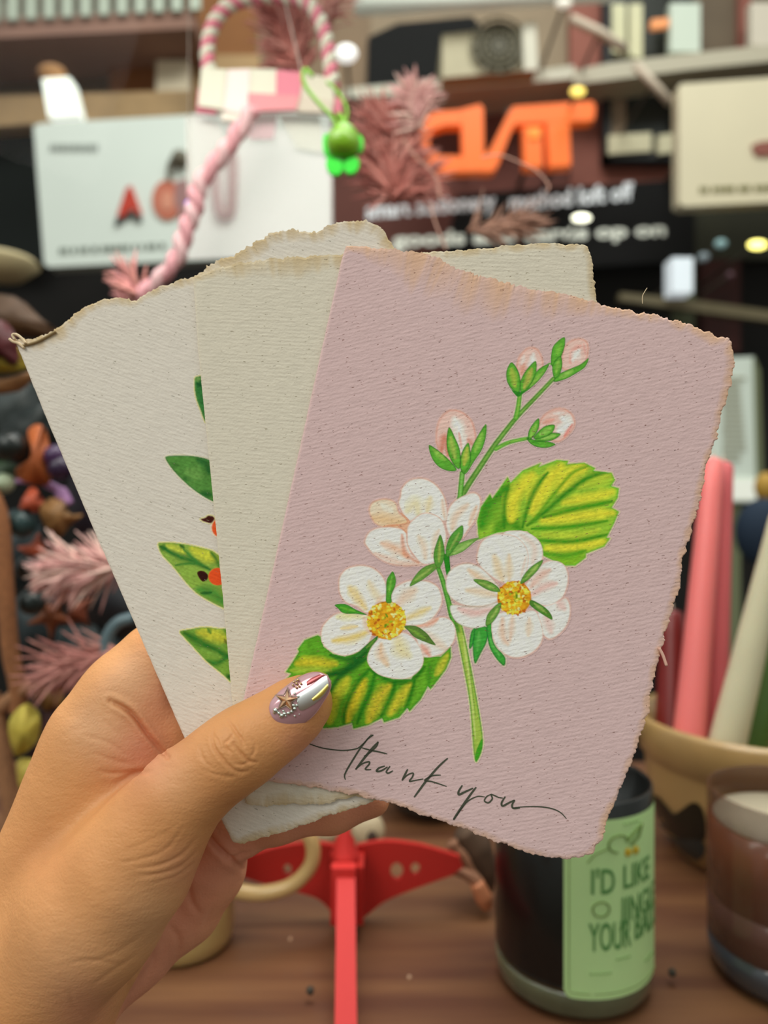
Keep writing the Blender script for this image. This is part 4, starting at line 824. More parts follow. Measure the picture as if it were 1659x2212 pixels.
# upper stems
pt.line(T1([(590, 1045), (640, 960), (700, 870), (790, 735), (870, 630), (940, 545), (1050, 430), (1150, 325)]), 13, 8, (86, 140, 50), (140, 190, 86), (58, 128, 38), GH)
pt.line(T1([(925, 560), (938, 500), (948, 420)]), 11, 9, G1, G2, G3, GH)
pt.line(T1([(805, 745), (870, 712), (930, 695), (1000, 682)]), 9, 7, G1, G2, G3, GH)
pt.line(T1([(605, 890), (598, 960), (590, 1045)]), 11, 11, G1, (150, 206, 110), GD, GH)
pt.line(T1([(1135, 240), (1120, 238), (1090, 270)]), 3, 3, G1)
def bud(T, petal, hi, sep, hl=PH):
    pt.shape(T(petal), (236, 196, 184), (220, 150, 130), 2.4, .75, mott=.03, halo=hl, strokes=hi)
    for sp_, light in sep: pt.shape(T(sp_), G1, GD, 2.2, .75, mott=.10, strokes=[(T(light[0]), light[1], light[2], .8)])
bud(T1, [(452, 720), (450, 640), (472, 565), (530, 515), (600, 525), (660, 578), (684, 660), (680, 730), (640, 800), (600, 850), (540, 820), (490, 790)],
    [(T1([(480, 760), (500, 680), (520, 780)]), 12, (206, 120, 92), .8), (T1([(560, 570), (590, 640), (600, 740)]), 17, (240, 236, 228), .95), (T1([(585, 650), (600, 740)]), 5, (226, 160, 144), .7), (T1([(640, 690), (665, 720)]), 9, (210, 140, 116), .7)],
    [([(405, 722), (470, 762), (530, 815), (572, 872), (520, 878), (460, 850), (420, 795)], ([(430, 750), (500, 810)], 8, G2)), ([(742, 598), (748, 660), (725, 745), (680, 815), (630, 892), (608, 880), (645, 800), (668, 720)], ([(725, 650), (680, 760)], 7, G2)), ([(640, 708), (655, 780), (650, 840), (612, 892), (590, 850), (600, 770)], ([(635, 740), (615, 840)], 7, (190, 190, 80))), ([(525, 615), (562, 680), (592, 760), (592, 860), (560, 850), (522, 780), (510, 700)], ([(535, 680), (560, 800)], 8, (176, 196, 90)))])
bud(T1, [(930, 255), (948, 190), (1000, 142), (1050, 150), (1080, 200), (1085, 260), (1050, 320), (990, 345), (945, 320)],
    [(T1([(960, 300), (970, 240)]), 9, (216, 146, 120), .7), (T1([(1030, 180), (1015, 270)]), 11, (240, 236, 230), .95), (T1([(975, 190), (960, 240)]), 5, (238, 226, 220), .7)],
    [([(1122, 238), (1100, 290), (1050, 350), (985, 405), (950, 418), (1005, 345), (1060, 270)], ([(1090, 280), (1010, 370)], 6, G2)), ([(898, 228), (935, 272), (952, 335), (945, 412), (905, 395), (872, 345), (868, 280)], ([(900, 270), (920, 370)], 9, (184, 196, 80))), ([(1042, 220), (1046, 290), (1012, 365), (958, 415), (950, 350), (982, 280)], ([(1020, 270), (975, 380)], 8, (190, 180, 88)))])
pt.shape(T1([(880, 370), (905, 395), (950, 405), (985, 395), (950, 430), (925, 428)]), (46, 132, 36), mott=.1)
bud(T1, [(1200, 210), (1208, 150), (1250, 102), (1310, 88), (1350, 110), (1357, 160), (1340, 225), (1290, 262), (1230, 275), (1195, 255)],
    [(T1([(1250, 230), (1270, 160), (1310, 130)]), 8, (222, 150, 136), .6), (T1([(1300, 160), (1265, 215)]), 12, (240, 232, 226), .9), (T1([(1330, 120), (1340, 180)]), 4, (226, 160, 150), .6)],
    [([(1360, 203), (1340, 255), (1290, 292), (1220, 330), (1150, 346), (1180, 300), (1250, 266), (1310, 240)], ([(1260, 280), (1190, 320)], 7, (150, 200, 90))), ([(1215, 78), (1217, 130), (1192, 205), (1160, 258), (1134, 240), (1140, 150), (1170, 105)], ([(1195, 120), (1170, 180)], 6, (130, 196, 70))), ([(1190, 190), (1202, 240), (1190, 295), (1162, 325), (1145, 300), (1145, 240)], ([(1180, 220), (1165, 290)], 6, G2))])
bud(T1, [(1060, 610), (1088, 550), (1150, 510), (1210, 506), (1260, 540), (1276, 600), (1240, 660), (1180, 702), (1130, 692), (1080, 655)],
    [(T1([(1090, 590), (1150, 570)]), 7, (222, 150, 130), .7), (T1([(1200, 560), (1235, 590), (1180, 640)]), 17, (240, 238, 232), .95), (T1([(1262, 600), (1215, 670)]), 5, (220, 110, 96), .7), (T1([(1150, 535), (1210, 530)]), 6, (238, 226, 220), .7)],
    [([(990, 678), (1050, 695), (1120, 702), (1162, 720), (1110, 740), (1050, 735), (1008, 712)], ([(1020, 700), (1060, 715)], 3, (60, 150, 40))), ([(1062, 563), (1062, 620), (1032, 672), (1000, 692), (1000, 640), (1030, 590)], ([(1045, 600), (1015, 670)], 6, G2)), ([(1192, 655), (1150, 692), (1080, 702), (1035, 692), (1110, 652)], ([(1160, 665), (1080, 685)], 5, (160, 204, 100))), ([(1157, 604), (1140, 652), (1080, 682), (1028, 682), (1070, 630), (1110, 605)], ([(1130, 625), (1070, 660)], 7, (156, 206, 96)))])
# big right leaf
LV = T3([(918, 942), (912, 860), (928, 800), (968, 742), (978, 762), (1045, 668), (1058, 692), (1110, 640), (1192, 606), (1182, 624), (1260, 594), (1310, 598), (1306, 612), (1380, 606), (1428, 630), (1420, 641), (1500, 650), (1514, 682), (1498, 708), (1532, 718), (1526, 760), (1500, 802), (1532, 820), (1510, 872), (1478, 934), (1494, 936), (1468, 972), (1388, 1004), (1386, 1022), (1340, 1056), (1290, 1056), (1200, 1012), (1190, 962), (1130, 905), (1060, 905), (1000, 912)])
yl = (232, 224, 62); yg = (190, 212, 62); dg = (60, 140, 30)
S_ = [(T3([(930, 880), (960, 780), (1040, 720)]), 34, (52, 144, 30), .9), (T3([(1000, 900), (1050, 860), (1100, 900)]), 26, (50, 140, 24), .8),
      (T3([(1062, 850), (1075, 760), (1150, 660)]), 23, yl, .95), (T3([(1150, 820), (1200, 720), (1275, 625)]), 25, yl, .95), (T3([(1270, 720), (1330, 650), (1380, 630)]), 26, yl, .9), (T3([(1360, 710), (1430, 680), (1490, 665)]), 20, yg, .95),
      (T3([(1290, 780), (1400, 760), (1500, 735)]), 17, yl, .8), (T3([(1200, 860), (1350, 840), (1505, 825)]), 19, yl, .9), (T3([(1200, 920), (1340, 925), (1440, 900)]), 14, yg, .9), (T3([(1215, 980), (1330, 975), (1470, 950)]), 16, yl, .9), (T3([(1250, 1030), (1330, 1030), (1370, 1000)]), 14, (130, 186, 40), .9),
      (T3([(1110, 890), (1140, 780), (1180, 700), (1220, 650)]), 8, dg, .9), (T3([(1030, 890), (1032, 780), (1050, 700)]), 7, dg, .85), (T3([(1130, 880), (1210, 820), (1300, 740), (1400, 670), (1500, 640)]), 9, dg, .95), (T3([(1150, 870), (1250, 740), (1330, 650), (1400, 620)]), 6, (90, 160, 30), .8),
      (T3([(1200, 845), (1330, 810), (1500, 775)]), 9, (66, 150, 26), .9), (T3([(1150, 895), (1320, 885), (1480, 860)]), 7, (66, 150, 26), .9), (T3([(1180, 945), (1330, 950), (1480, 920)]), 8, (60, 146, 26), .9), (T3([(1190, 1000), (1290, 1010), (1385, 990)]), 9, (70, 156, 30), .8)]
pt.shape(LV, (154, 202, 58), (96, 184, 40), 3.0, .8, sharp=True, mott=.09, halo=(212, 200, 160), strokes=S_)
# lower left leaf
LL = T5([(60, 1090), (150, 985), (105, 970), (160, 890), (215, 800), (205, 780), (262, 705), (370, 664), (402, 680), (420, 760), (500, 820), (600, 842), (760, 780), (860, 690), (880, 700), (800, 800), (790, 880), (880, 990), (1000, 1030), (1150, 1030), (1250, 850), (1400, 840), (1480, 758), (1482, 850), (1440, 950), (1380, 1030), (1312, 1116), (1290, 1090), (1230, 1200), (1138, 1298), (1118, 1272), (1050, 1350), (925, 1390), (908, 1355), (800, 1410), (670, 1444), (656, 1396), (540, 1430), (420, 1440), (395, 1405), (400, 1300), (300, 1200), (150, 1150)])
S_ = [(T5([(200, 900), (350, 890), (520, 905)]), 17, (206, 196, 50), .9), (T5([(150, 960), (300, 950), (480, 960)]), 9, (160, 190, 60), .8), (T5([(250, 780), (350, 740), (480, 840)]), 18, (96, 170, 40), .7),
      (T5([(620, 1030), (560, 1120), (490, 1250), (470, 1380)]), 19, (196, 196, 50), .9), (T5([(760, 1050), (720, 1130), (640, 1280), (620, 1380)]), 19, (214, 196, 44), .95), (T5([(970, 1090), (900, 1160), (840, 1280), (800, 1380)]), 20, (206, 190, 50), .95), (T5([(1140, 1080), (1060, 1180), (980, 1310)]), 18, (206, 196, 52), .9), (T5([(1450, 830), (1400, 930), (1360, 990)]), 12, (200, 196, 60), .85), (T5([(1260, 980), (1220, 1100), (1160, 1220)]), 15, (110, 176, 44), .7),
      (T5([(780, 780), (700, 880), (600, 960), (430, 1000)]), 15, GD, .95), (T5([(800, 800), (640, 860), (480, 830)]), 9, GD, .8), (T5([(780, 860), (560, 1000), (430, 1230), (400, 1400)]), 9, GD, .85), (T5([(800, 950), (690, 1080), (600, 1280), (590, 1400)]), 9, (40, 124, 24), .9), (T5([(850, 980), (810, 1130), (740, 1290), (700, 1400)]), 9, (40, 124, 24), .9), (T5([(1020, 1040), (990, 1160), (900, 1340)]), 9, (40, 124, 24), .9), (T5([(1180, 1040), (1140, 1180), (1100, 1280)]), 8, (40, 124, 24), .9), (T5([(820, 960), (1000, 1050), (1160, 1030), (1260, 930)]), 9, (34, 116, 24), .85), (T5([(1300, 900), (1300, 1080)]), 8, (60, 140, 30), .7)]
pt.shape(LL, (96, 166, 38), (62, 150, 34), 3.0, .75, sharp=True, mott=.12, halo=(198, 200, 150), strokes=S_)
# main stems
pt.line(T2([(565, 560), (572, 620), (578, 665)]), 14, 10, (44, 140, 34), None, GD)
pt.line(T2([(515, 625), (545, 710), (575, 820), (600, 920), (640, 985)]), 9, 13, (80, 160, 50), (120, 184, 80), GD, GH)
pt.shape(T4([(795, 215), (822, 240), (850, 320), (880, 460), (915, 650), (936, 790), (932, 852), (908, 902), (896, 850), (880, 650), (850, 480), (820, 330)]), (168, 196, 80), (70, 150, 40), 2.6, .85, mott=.05, halo=(212, 206, 160),
         strokes=[(T4([(800, 230), (830, 330)]), 10, (50, 130, 40), .8), (T4([(850, 350), (880, 560), (905, 800)]), 3.5, (206, 220, 130), .7), (T4([(870, 420), (905, 700)]), 2, (110, 160, 60), .6)])
pt.shape(T4([(934, 800), (932, 852), (908, 902), (904, 870), (915, 835)]), (70, 166, 36), (50, 140, 30), 1.5, .6)
# lower small leaves
for p_, l_ in (([(700, 1095), (712, 1010), (738, 990), (725, 1080), (708, 1110)], None), ([(738, 990), (805, 980), (808, 1060), (772, 1135), (735, 1198), (722, 1100), (728, 1040)], [(760, 1010), (750, 1120)]), ([(805, 970), (842, 965), (838, 1040), (862, 1100), (900, 1140), (918, 1172), (908, 1212), (860, 1165), (818, 1085)], [(830, 1050), (880, 1150)])):
    pt.shape(T2(p_), (66, 166, 60), (20, 110, 44), 2.4, .85, mott=.1, halo=GH, strokes=[(T2(l_), 6, (110, 196, 90), .7)] if l_ else ())
# flowers
def petal(T, pts, st=(), base=WHT, eg=ED, eo=.55): pt.shape(T(pts), base, eg, 1.9, eo, mott=.022, halo=PH, strokes=[(T(a), b, c, o) for a, b, c, o in st])
def sepal(T, pts, l_, c1=(110, 160, 66), c2=(170, 196, 100)): pt.shape(T(pts), c1, (44, 110, 36), 1.9, .8, mott=.1, strokes=[(T(l_), 4, c2, .7)])
# F1 cluster
petal(T2, [(105, 270), (130, 232), (200, 215), (262, 240), (282, 300), (345, 350), (300, 385), (200, 385), (140, 360), (110, 310)], [([(130, 330), (220, 345), (320, 360)], 22, (238, 196, 150), .9), ([(180, 250), (240, 290)], 10, (240, 232, 216), .8), ([(190, 380), (280, 370)], 4, (206, 120, 80), .7)], (240, 216, 190), (214, 140, 100))
petal(T2, [(290, 200), (300, 150), (350, 102), (430, 94), (500, 130), (550, 200), (567, 280), (560, 345), (420, 332), (340, 345), (300, 292), (280, 240)], [([(330, 290), (380, 240), (400, 310)], 18, (234, 218, 166), .7), ([(450, 290), (470, 210)], 14, (232, 212, 160), .7), ([(540, 220), (555, 330)], 6, (238, 200, 176), .8)])
petal(T2, [(570, 300), (610, 230), (700, 182), (750, 186), (770, 235), (742, 330), (690, 405), (650, 455), (600, 455), (565, 385)], [([(600, 400), (620, 320), (690, 250)], 12, (240, 196, 166), .7), ([(700, 370), (745, 260)], 7, (240, 190, 160), .8)], WHT)
petal(T2, [(78, 465), (110, 408), (180, 384), (262, 385), (322, 412), (332, 480), (362, 550), (422, 602), (330, 614), (228, 602), (138, 552), (90, 500)], [([(180, 480), (260, 510), (330, 560)], 14, (238, 190, 160), .9), ([(140, 540), (280, 595), (400, 602)], 10, (240, 196, 176), .8), ([(300, 430), (320, 540), (400, 595)], 7, (214, 140, 106), .7)])
pt.shape(T2([(280, 290), (345, 345), (335, 420), (300, 395), (270, 370), (330, 352)]), (232, 180, 146), (206, 120, 80), 2, .6)
petal(T2, [(328, 440), (338, 370), (400, 310), (460, 298), (530, 330), (560, 400), (562, 470), (525, 560), (480, 602), (420, 604), (368, 550), (333, 492)], [([(400, 440), (430, 500), (440, 570)], 11, (242, 204, 176), .7), ([(480, 560), (500, 450), (520, 400)], 9, (242, 206, 180), .7)], eg=(214, 140, 110), eo=.7)
# F3 petals
petal(T2, [(900, 432), (985, 403), (1060, 420), (1122, 470), (1142, 540), (1122, 605), (1060, 645), (1000, 600)], [([(1010, 430), (1090, 500), (1080, 600)], 10, (240, 210, 196), .8)], eg=(222, 166, 150))
petal(T2, [(748, 560), (770, 480), (830, 432), (900, 424), (980, 440), (1040, 500), (1056, 580), (1032, 680), (990, 722), (920, 722), (850, 690), (790, 642), (755, 600)], [([(850, 560), (880, 640), (900, 700)], 13, (240, 206, 166), .85), ([(940, 550), (940, 700)], 11, (240, 206, 170), .8), ([(1040, 560), (1010, 680)], 5, (240, 206, 190), .7)], eg=(222, 166, 146))
petal(T2, [(1158, 850), (1230, 825), (1282, 808), (1304, 870), (1292, 950), (1250, 1012), (1180, 1052), (1128, 1000), (1108, 900)], [([(1230, 830), (1270, 870)], 14, (238, 190, 182), .8), ([(1160, 900), (1190, 1010)], 14, (238, 196, 186), .8)], eg=(222, 166, 150))
petal(T2, [(1055, 705), (1140, 602), (1210, 584), (1270, 610), (1292, 680), (1282, 750), (1250, 812), (1180, 852), (1110, 842), (1055, 800), (1035, 745)], [([(1070, 740), (1120, 680), (1180, 640)], 14, (238, 186, 168), .8), ([(1070, 790), (1150, 740), (1220, 720)], 12, (238, 190, 180), .9)], eg=(222, 166, 150))
petal(T2, [(592, 850), (700, 858), (800, 855), (882, 830), (872, 890), (822, 962), (730, 987), (650, 967), (603, 922)], [([(640, 870), (740, 895), (860, 865)], 13, (238, 190, 182), .9)], eg=(140, 150, 110))
petal(T2, [(563, 690), (598, 632), (680, 600), (760, 620), (820, 670), (880, 740), (902, 785), (860, 832), (780, 856), (680, 852), (600, 812), (565, 755)], [([(700, 640), (780, 700), (860, 750)], 12, (240, 196, 160), .8), ([(690, 760), (780, 770), (860, 790)], 12, (240, 204, 170), .8)], eg=(180, 150, 120))
petal(T2, [(833, 980), (850, 920), (910, 888), (1000, 895), (1090, 880), (1130, 950), (1142, 1030), (1112, 1102), (1040, 1152), (960, 1162), (888, 1122), (848, 1060)], [([(900, 930), (900, 1030), (930, 1080)], 11, (242, 196, 170), .85), ([(960, 920), (945, 1060)], 10, (242, 200, 176), .8), ([(1060, 930), (1055, 1030)], 10, (242, 206, 180), .8)], eg=(222, 170, 150))
# F2 petals
petal(T5, [(1178, 592), (1280, 550), (1400, 513), (1482, 538), (1522, 620), (1502, 720), (1430, 802), (1340, 842), (1250, 838), (1200, 722)], [([(1200, 590), (1300, 570), (1370, 530)], 8, (236, 160, 130), .8), ([(1240, 750), (1300, 830)], 11, (234, 150, 126), .8), ([(1260, 640), (1330, 700), (1440, 780)], 14, (238, 204, 180), .7)], eg=(222, 160, 130))
petal(T5, [(548, 250), (560, 170), (620, 108), (720, 84), (820, 100), (900, 160), (940, 240), (952, 330), (930, 402), (850, 432), (780, 480), (700, 425), (600, 385), (560, 320)], [([(640, 270), (690, 330), (770, 440)], 15, (240, 206, 140), .9), ([(800, 220), (840, 300), (890, 380)], 13, (240, 214, 176), .8), ([(860, 400), (930, 330)], 8, (240, 200, 176), .7)], eg=(222, 170, 140))
petal(T5, [(998, 290), (1060, 240), (1150, 208), (1280, 213), (1370, 260), (1407, 350), (1392, 432), (1330, 522), (1250, 572), (1150, 583), (1080, 562), (1030, 452), (985, 375)], [([(1030, 420), (1100, 340), (1180, 290)], 18, (242, 204, 180), .85), ([(1110, 530), (1210, 480), (1300, 440)], 12, (240, 210, 150), .9)], eg=(222, 170, 140))
petal(T5, [(398, 660), (420, 580), (500, 500), (600, 468), (720, 470), (800, 520), (832, 620), (800, 722), (740, 782), (650, 828), (560, 832), (470, 792), (410, 732)], [([(540, 510), (640, 500), (740, 510)], 12, (240, 224, 160), .8), ([(500, 710), (640, 690), (780, 640)], 13, (240, 206, 120), .9), ([(570, 610), (700, 590)], 8, (240, 206, 140), .8), ([(760, 520), (800, 640)], 10, (242, 200, 170), .8)], eg=(222, 170, 140))
petal(T5, [(783, 870), (800, 800), (850, 720), (920, 668), (1020, 640), (1120, 652), (1200, 722), (1252, 835), (1242, 922), (1180, 992), (1100, 1028), (980, 1022), (880, 992), (810, 932)], [([(900, 740), (900, 830), (950, 910)], 13, (240, 196, 160), .85), ([(1040, 680), (1060, 780), (1120, 830)], 22, (238, 216, 160), .8)], eg=(222, 170, 150))
# stamens
def disc(cx, cy, R, seed):
    r = random.Random(seed); pt.shape(ringpts(cx, cy, R, R * .98, 16), (228, 164, 34), (206, 120, 30), 3, .7, mott=.15)
    for i in range(120):
        a = r.uniform(0, 6.28); q = R * math.sqrt(r.random()) * .98; c = r.choice([(255, 226, 70), (250, 206, 50), (255, 240, 150), (190, 100, 24), (240, 180, 40), (255, 232, 90), (250, 214, 60)])
        if q < R * .35 and i % 2: c = r.choice([(170, 190, 40), (110, 150, 30)])
        pt.dot(cx + q * math.cos(a), cy + q * math.sin(a), r.uniform(3.0, 5.0), r.uniform(2.0, 3.0), r.uniform(0, 3.1), c, .95)
disc(760 + 970 / 2.765, 1000 + 805 / 2.765, 37, 3); disc(590 + 945 / 3.858, 1200 + 540 / 3.858, 42, 4)
# sepals
sepal(T2, [(725, 697), (800, 700), (860, 730), (888, 768), (840, 768), (780, 742)], [(760, 712), (850, 750)])
sepal(T2, [(1142, 578), (1112, 640), (1050, 702), (1008, 722), (1020, 680), (1070, 620)], [(1110, 610), (1040, 690)])
sepal(T2, [(1075, 818), (1150, 860), (1188, 900), (1197, 937), (1150, 912), (1090, 872), (1060, 842)], [(1090, 840), (1160, 895)], (86, 140, 50))
sepal(T2, [(892, 833), (882, 890), (842, 952), (800, 972), (808, 910), (850, 858)], [(870, 870), (830, 930)])
sepal(T5, [(1000, 133), (1024, 200), (1016, 260), (987, 330), (987, 392), (943, 392), (940, 320), (945, 210), (970, 160)], [(990, 180), (965, 300)], (84, 164, 50), (140, 200, 80))
sepal(T5, [(513, 410), (600, 404), (690, 450), (782, 494), (700, 488), (590, 482), (540, 442)], [(560, 430), (680, 465)], (70, 160, 44), (120, 196, 60))
sepal(T5, [(1093, 588), (1190, 588), (1272, 640), (1322, 700), (1353, 748), (1270, 722), (1180, 682), (1130, 632)], [(1130, 610), (1270, 690)], (96, 130, 56), (130, 180, 60))
sepal(T5, [(872, 668), (852, 722), (782, 792), (700, 852), (690, 830), (780, 740)], [(850, 700), (780, 770)], (50, 120, 44), (120, 160, 60))
sepal(T2, [(345, 737), (378, 672), (430, 622), (500, 598), (522, 615), (460, 672), (400, 712)], [(380, 700), (480, 625)])
sepal(T2, [(760, 447), (722, 482), (660, 532), (590, 557), (568, 552), (620, 492), (690, 460)], [(720, 470), (610, 540)], (130, 180, 84), (176, 210, 120))
sepal(T2, [(662, 373), (662, 440), (622, 502), (572, 562), (560, 522), (580, 450), (620, 400)], [(640, 420), (585, 520)], (90, 160, 60))
sepal(T2, [(530, 428), (552, 500), (552, 570), (522, 632), (495, 602), (488, 540), (508, 470)], [(525, 470), (520, 590)], (96, 156, 60), (176, 190, 90))
pt.mesh('printed_blossom', dC, mp_pink, cardC)
# handwriting as thin ink ribbons
T6 = lambda p: [(600 + x / 2.37, 1540 + y / 2.37) for x, y in p]
def ink(mb, pts, w0, w1=None):
    pts = np.array(smooth_path(T6(pts), 7)); w1 = w1 or w0; n_ = len(pts); t = np.gradient(pts, axis=0); t /= np.linalg.norm(t, axis=1)[:, None] + 1e-9; nn = np.stack([-t[:, 1], t[:, 0]], 1)
    s = np.linspace(0, 1, n_); w_ = (w0 + (w1 - w0) * s) * (.45 + .55 * np.sin(np.pi * np.clip(s, .02, .98)) ** .5) / 2
    A = pts + nn * w_[:, None]; B = pts - nn * w_[:, None]; V = np.concatenate([CPn(A[:, 0], A[:, 1], dC - .0001), CPn(B[:, 0], B[:, 1], dC - .0001)])
    mb.add([tuple(v) for v in V], [(i, i + 1, i + 1 + n_, i + n_) for i in range(n_ - 1)])
mb = MB()
STR = [([(128, 143), (180, 165), (240, 182), (330, 192), (400, 184), (430, 165), (460, 135), (488, 115)], 2.0), ([(490, 113), (470, 122), (420, 185), (385, 240), (355, 290), (342, 320), (346, 342)], 2.6), ([(430, 178), (470, 190), (520, 200), (560, 210)], 2.4), ([(515, 148), (485, 180), (440, 235), (398, 290)], 3.6), ([(515, 148), (505, 172), (470, 205), (440, 222)], 2.0), ([(398, 290), (430, 262), (465, 250), (468, 262), (448, 288), (478, 290)], 2.6),
       ([(548, 272), (518, 282), (506, 298), (530, 296), (562, 276)], 3.0), ([(575, 272), (556, 300), (566, 308), (590, 296)], 2.6), ([(665, 288), (650, 318), (636, 346)], 3.0), ([(636, 346), (664, 318), (692, 308), (690, 326), (674, 350), (700, 346), (745, 338)], 2.4),
       ([(870, 232), (820, 278), (760, 348), (725, 395), (698, 432)], 3.4), ([(834, 318), (790, 322), (752, 346), (790, 352), (864, 376)], 2.4), ([(945, 370), (926, 402), (928, 418), (955, 406), (1000, 385)], 3.4), ([(1016, 380), (985, 420), (940, 485), (905, 538), (903, 545)], 3.6), ([(905, 542), (930, 505), (970, 455), (1020, 428), (1060, 430)], 2.0), ([(1095, 415), (1070, 428), (1058, 450), (1078, 460), (1098, 440), (1094, 418), (1130, 432), (1152, 436)], 2.4),
       ([(1165, 428), (1146, 460), (1152, 476), (1180, 462), (1212, 446)], 3.2), ([(1214, 446), (1200, 470), (1206, 488), (1240, 486)], 3.0), ([(1200, 486), (1270, 480), (1350, 481), (1410, 492), (1450, 512), (1478, 542)], 2.0)]
for st_, w_ in STR: ink(mb, st_, w_ * 1.4)
mb.build('handwriting', mat('ink_grey_green', (74, 78, 62), .7), cardC)
# leaves and berries on the left card
TA = lambda p: [(330 + x / 5.5316, 780 + y / 5.5316) for x, y in p]
TB = lambda p: [(330 + x / 5.5316, 1100 + y / 5.5316) for x, y in p]
pa = Paint(335, 800, 540, 1500, 1.5, PAPER_A); HA = (214, 206, 150)
pa.shape(TA([(505, 205), (540, 185), (640, 180), (760, 260), (740, 560), (650, 720), (615, 700), (570, 580), (520, 440), (500, 300)]), (56, 124, 60), (90, 140, 60), 3, .6, mott=.15, halo=HA, strokes=[(TA([(520, 220), (560, 210)]), 8, (130, 170, 90), .8), (TA([(530, 270), (570, 290)]), 8, (24, 84, 40), .9)])
pa.shape(TA([(155, 1172), (180, 1135), (350, 1128), (520, 1140), (680, 1182), (880, 1290), (900, 1500), (820, 1700), (715, 1675), (580, 1602), (420, 1482), (250, 1312)]), (86, 142, 62), (60, 110, 60), 3, .6, mott=.15, halo=(214, 208, 180), strokes=[(TA([(230, 1230), (300, 1250)]), 9, (60, 110, 44), .6), (TA([(540, 1180), (640, 1230), (670, 1330)]), 14, (30, 92, 40), .8), (TA([(380, 1400), (470, 1420)]), 10, (40, 104, 40), .7), (TA([(590, 1580), (690, 1600)]), 12, (24, 90, 36), .8), (TA([(420, 1320), (560, 1380)]), 22, (120, 170, 84), .6)])
pa.shape(TA([(572, 1890), (600, 1880), (635, 1868), (660, 1848), (710, 1852), (738, 1880), (722, 1915), (690, 1938), (640, 1925), (600, 1912)]), (62, 22, 14), (110, 50, 30), 2, .5, mott=.1, halo=HA)
pa.shape(ringpts(330 + 815 / 5.53, 780 + 1990 / 5.53, 20, 21, 14), (236, 92, 40), (240, 130, 90), 2, .5, mott=.03, halo=(226, 206, 180))
pa.shape(TB([(65, 418), (120, 402), (250, 402), (400, 422), (600, 465), (750, 522), (880, 700), (950, 1200), (840, 1178), (600, 1052), (450, 932), (250, 692), (110, 540)]), (140, 176, 70), (130, 160, 60), 2.5, .6, mott=.12, halo=(222, 214, 150), strokes=[(TB([(480, 470), (600, 540), (760, 600)]), 20, (200, 204, 62), .95), (TB([(180, 440), (290, 470), (390, 520)]), 10, (196, 204, 70), .9), (TB([(90, 450), (150, 470)]), 9, (20, 96, 30), .95), (TB([(130, 470), (300, 560), (480, 620), (680, 720)]), 9, (44, 112, 44), .9), (TB([(330, 430), (370, 460)]), 7, (30, 96, 36), .9), (TB([(370, 480), (480, 590), (600, 680)]), 6, (60, 128, 50), .85), (TB([(270, 670), (400, 650), (520, 650)]), 5, (60, 128, 50), .85), (TB([(700, 520), (760, 600), (790, 680)]), 8, (60, 120, 44), .85), (TB([(560, 960), (700, 1000), (850, 1120)]), 22, (58, 134, 50), .8), (TB([(580, 1005), (700, 995)]), 5, (20, 90, 34), .9)])
pa.shape(ringpts(330 + 775 / 5.53, 1100 + 805 / 5.53, 20, 19, 14), (238, 84, 36), (240, 120, 60), 2, .4, mott=.03)
pa.shape(TB([(530, 765), (560, 735), (620, 745), (660, 790), (650, 840), (600, 865), (560, 830)]), (52, 18, 14), (90, 40, 30), 2, .5)
pa.shape(TB([(325, 1462), (440, 1436), (620, 1410), (800, 1430), (920, 1450), (1000, 1700), (990, 2060), (930, 2060), (820, 1960), (650, 1822), (480, 1642), (385, 1540)]), (120, 164, 60), (110, 150, 60), 2.5, .6, mott=.14, halo=(222, 214, 150), strokes=[(TB([(560, 1480), (700, 1500), (860, 1560)]), 22, (196, 196, 60), .9), (TB([(380, 1480), (520, 1560), (700, 1660), (900, 1760)]), 14, (40, 110, 36), .9), (TB([(660, 1430), (690, 1480)]), 6, (60, 124, 44), .8), (TB([(640, 1810), (760, 1840), (900, 1760)]), 9, (44, 116, 40), .85), (TB([(880, 2020), (930, 1990)]), 9, (20, 86, 30), .9), (TB([(600, 1680), (800, 1760)]), 10, (130, 176, 70), .7), (TB([(860, 1560), (880, 1600)]), 5, (90, 90, 40), .8)])
pa.mesh('printed_leaves', dA, mp_creamA, cardA)
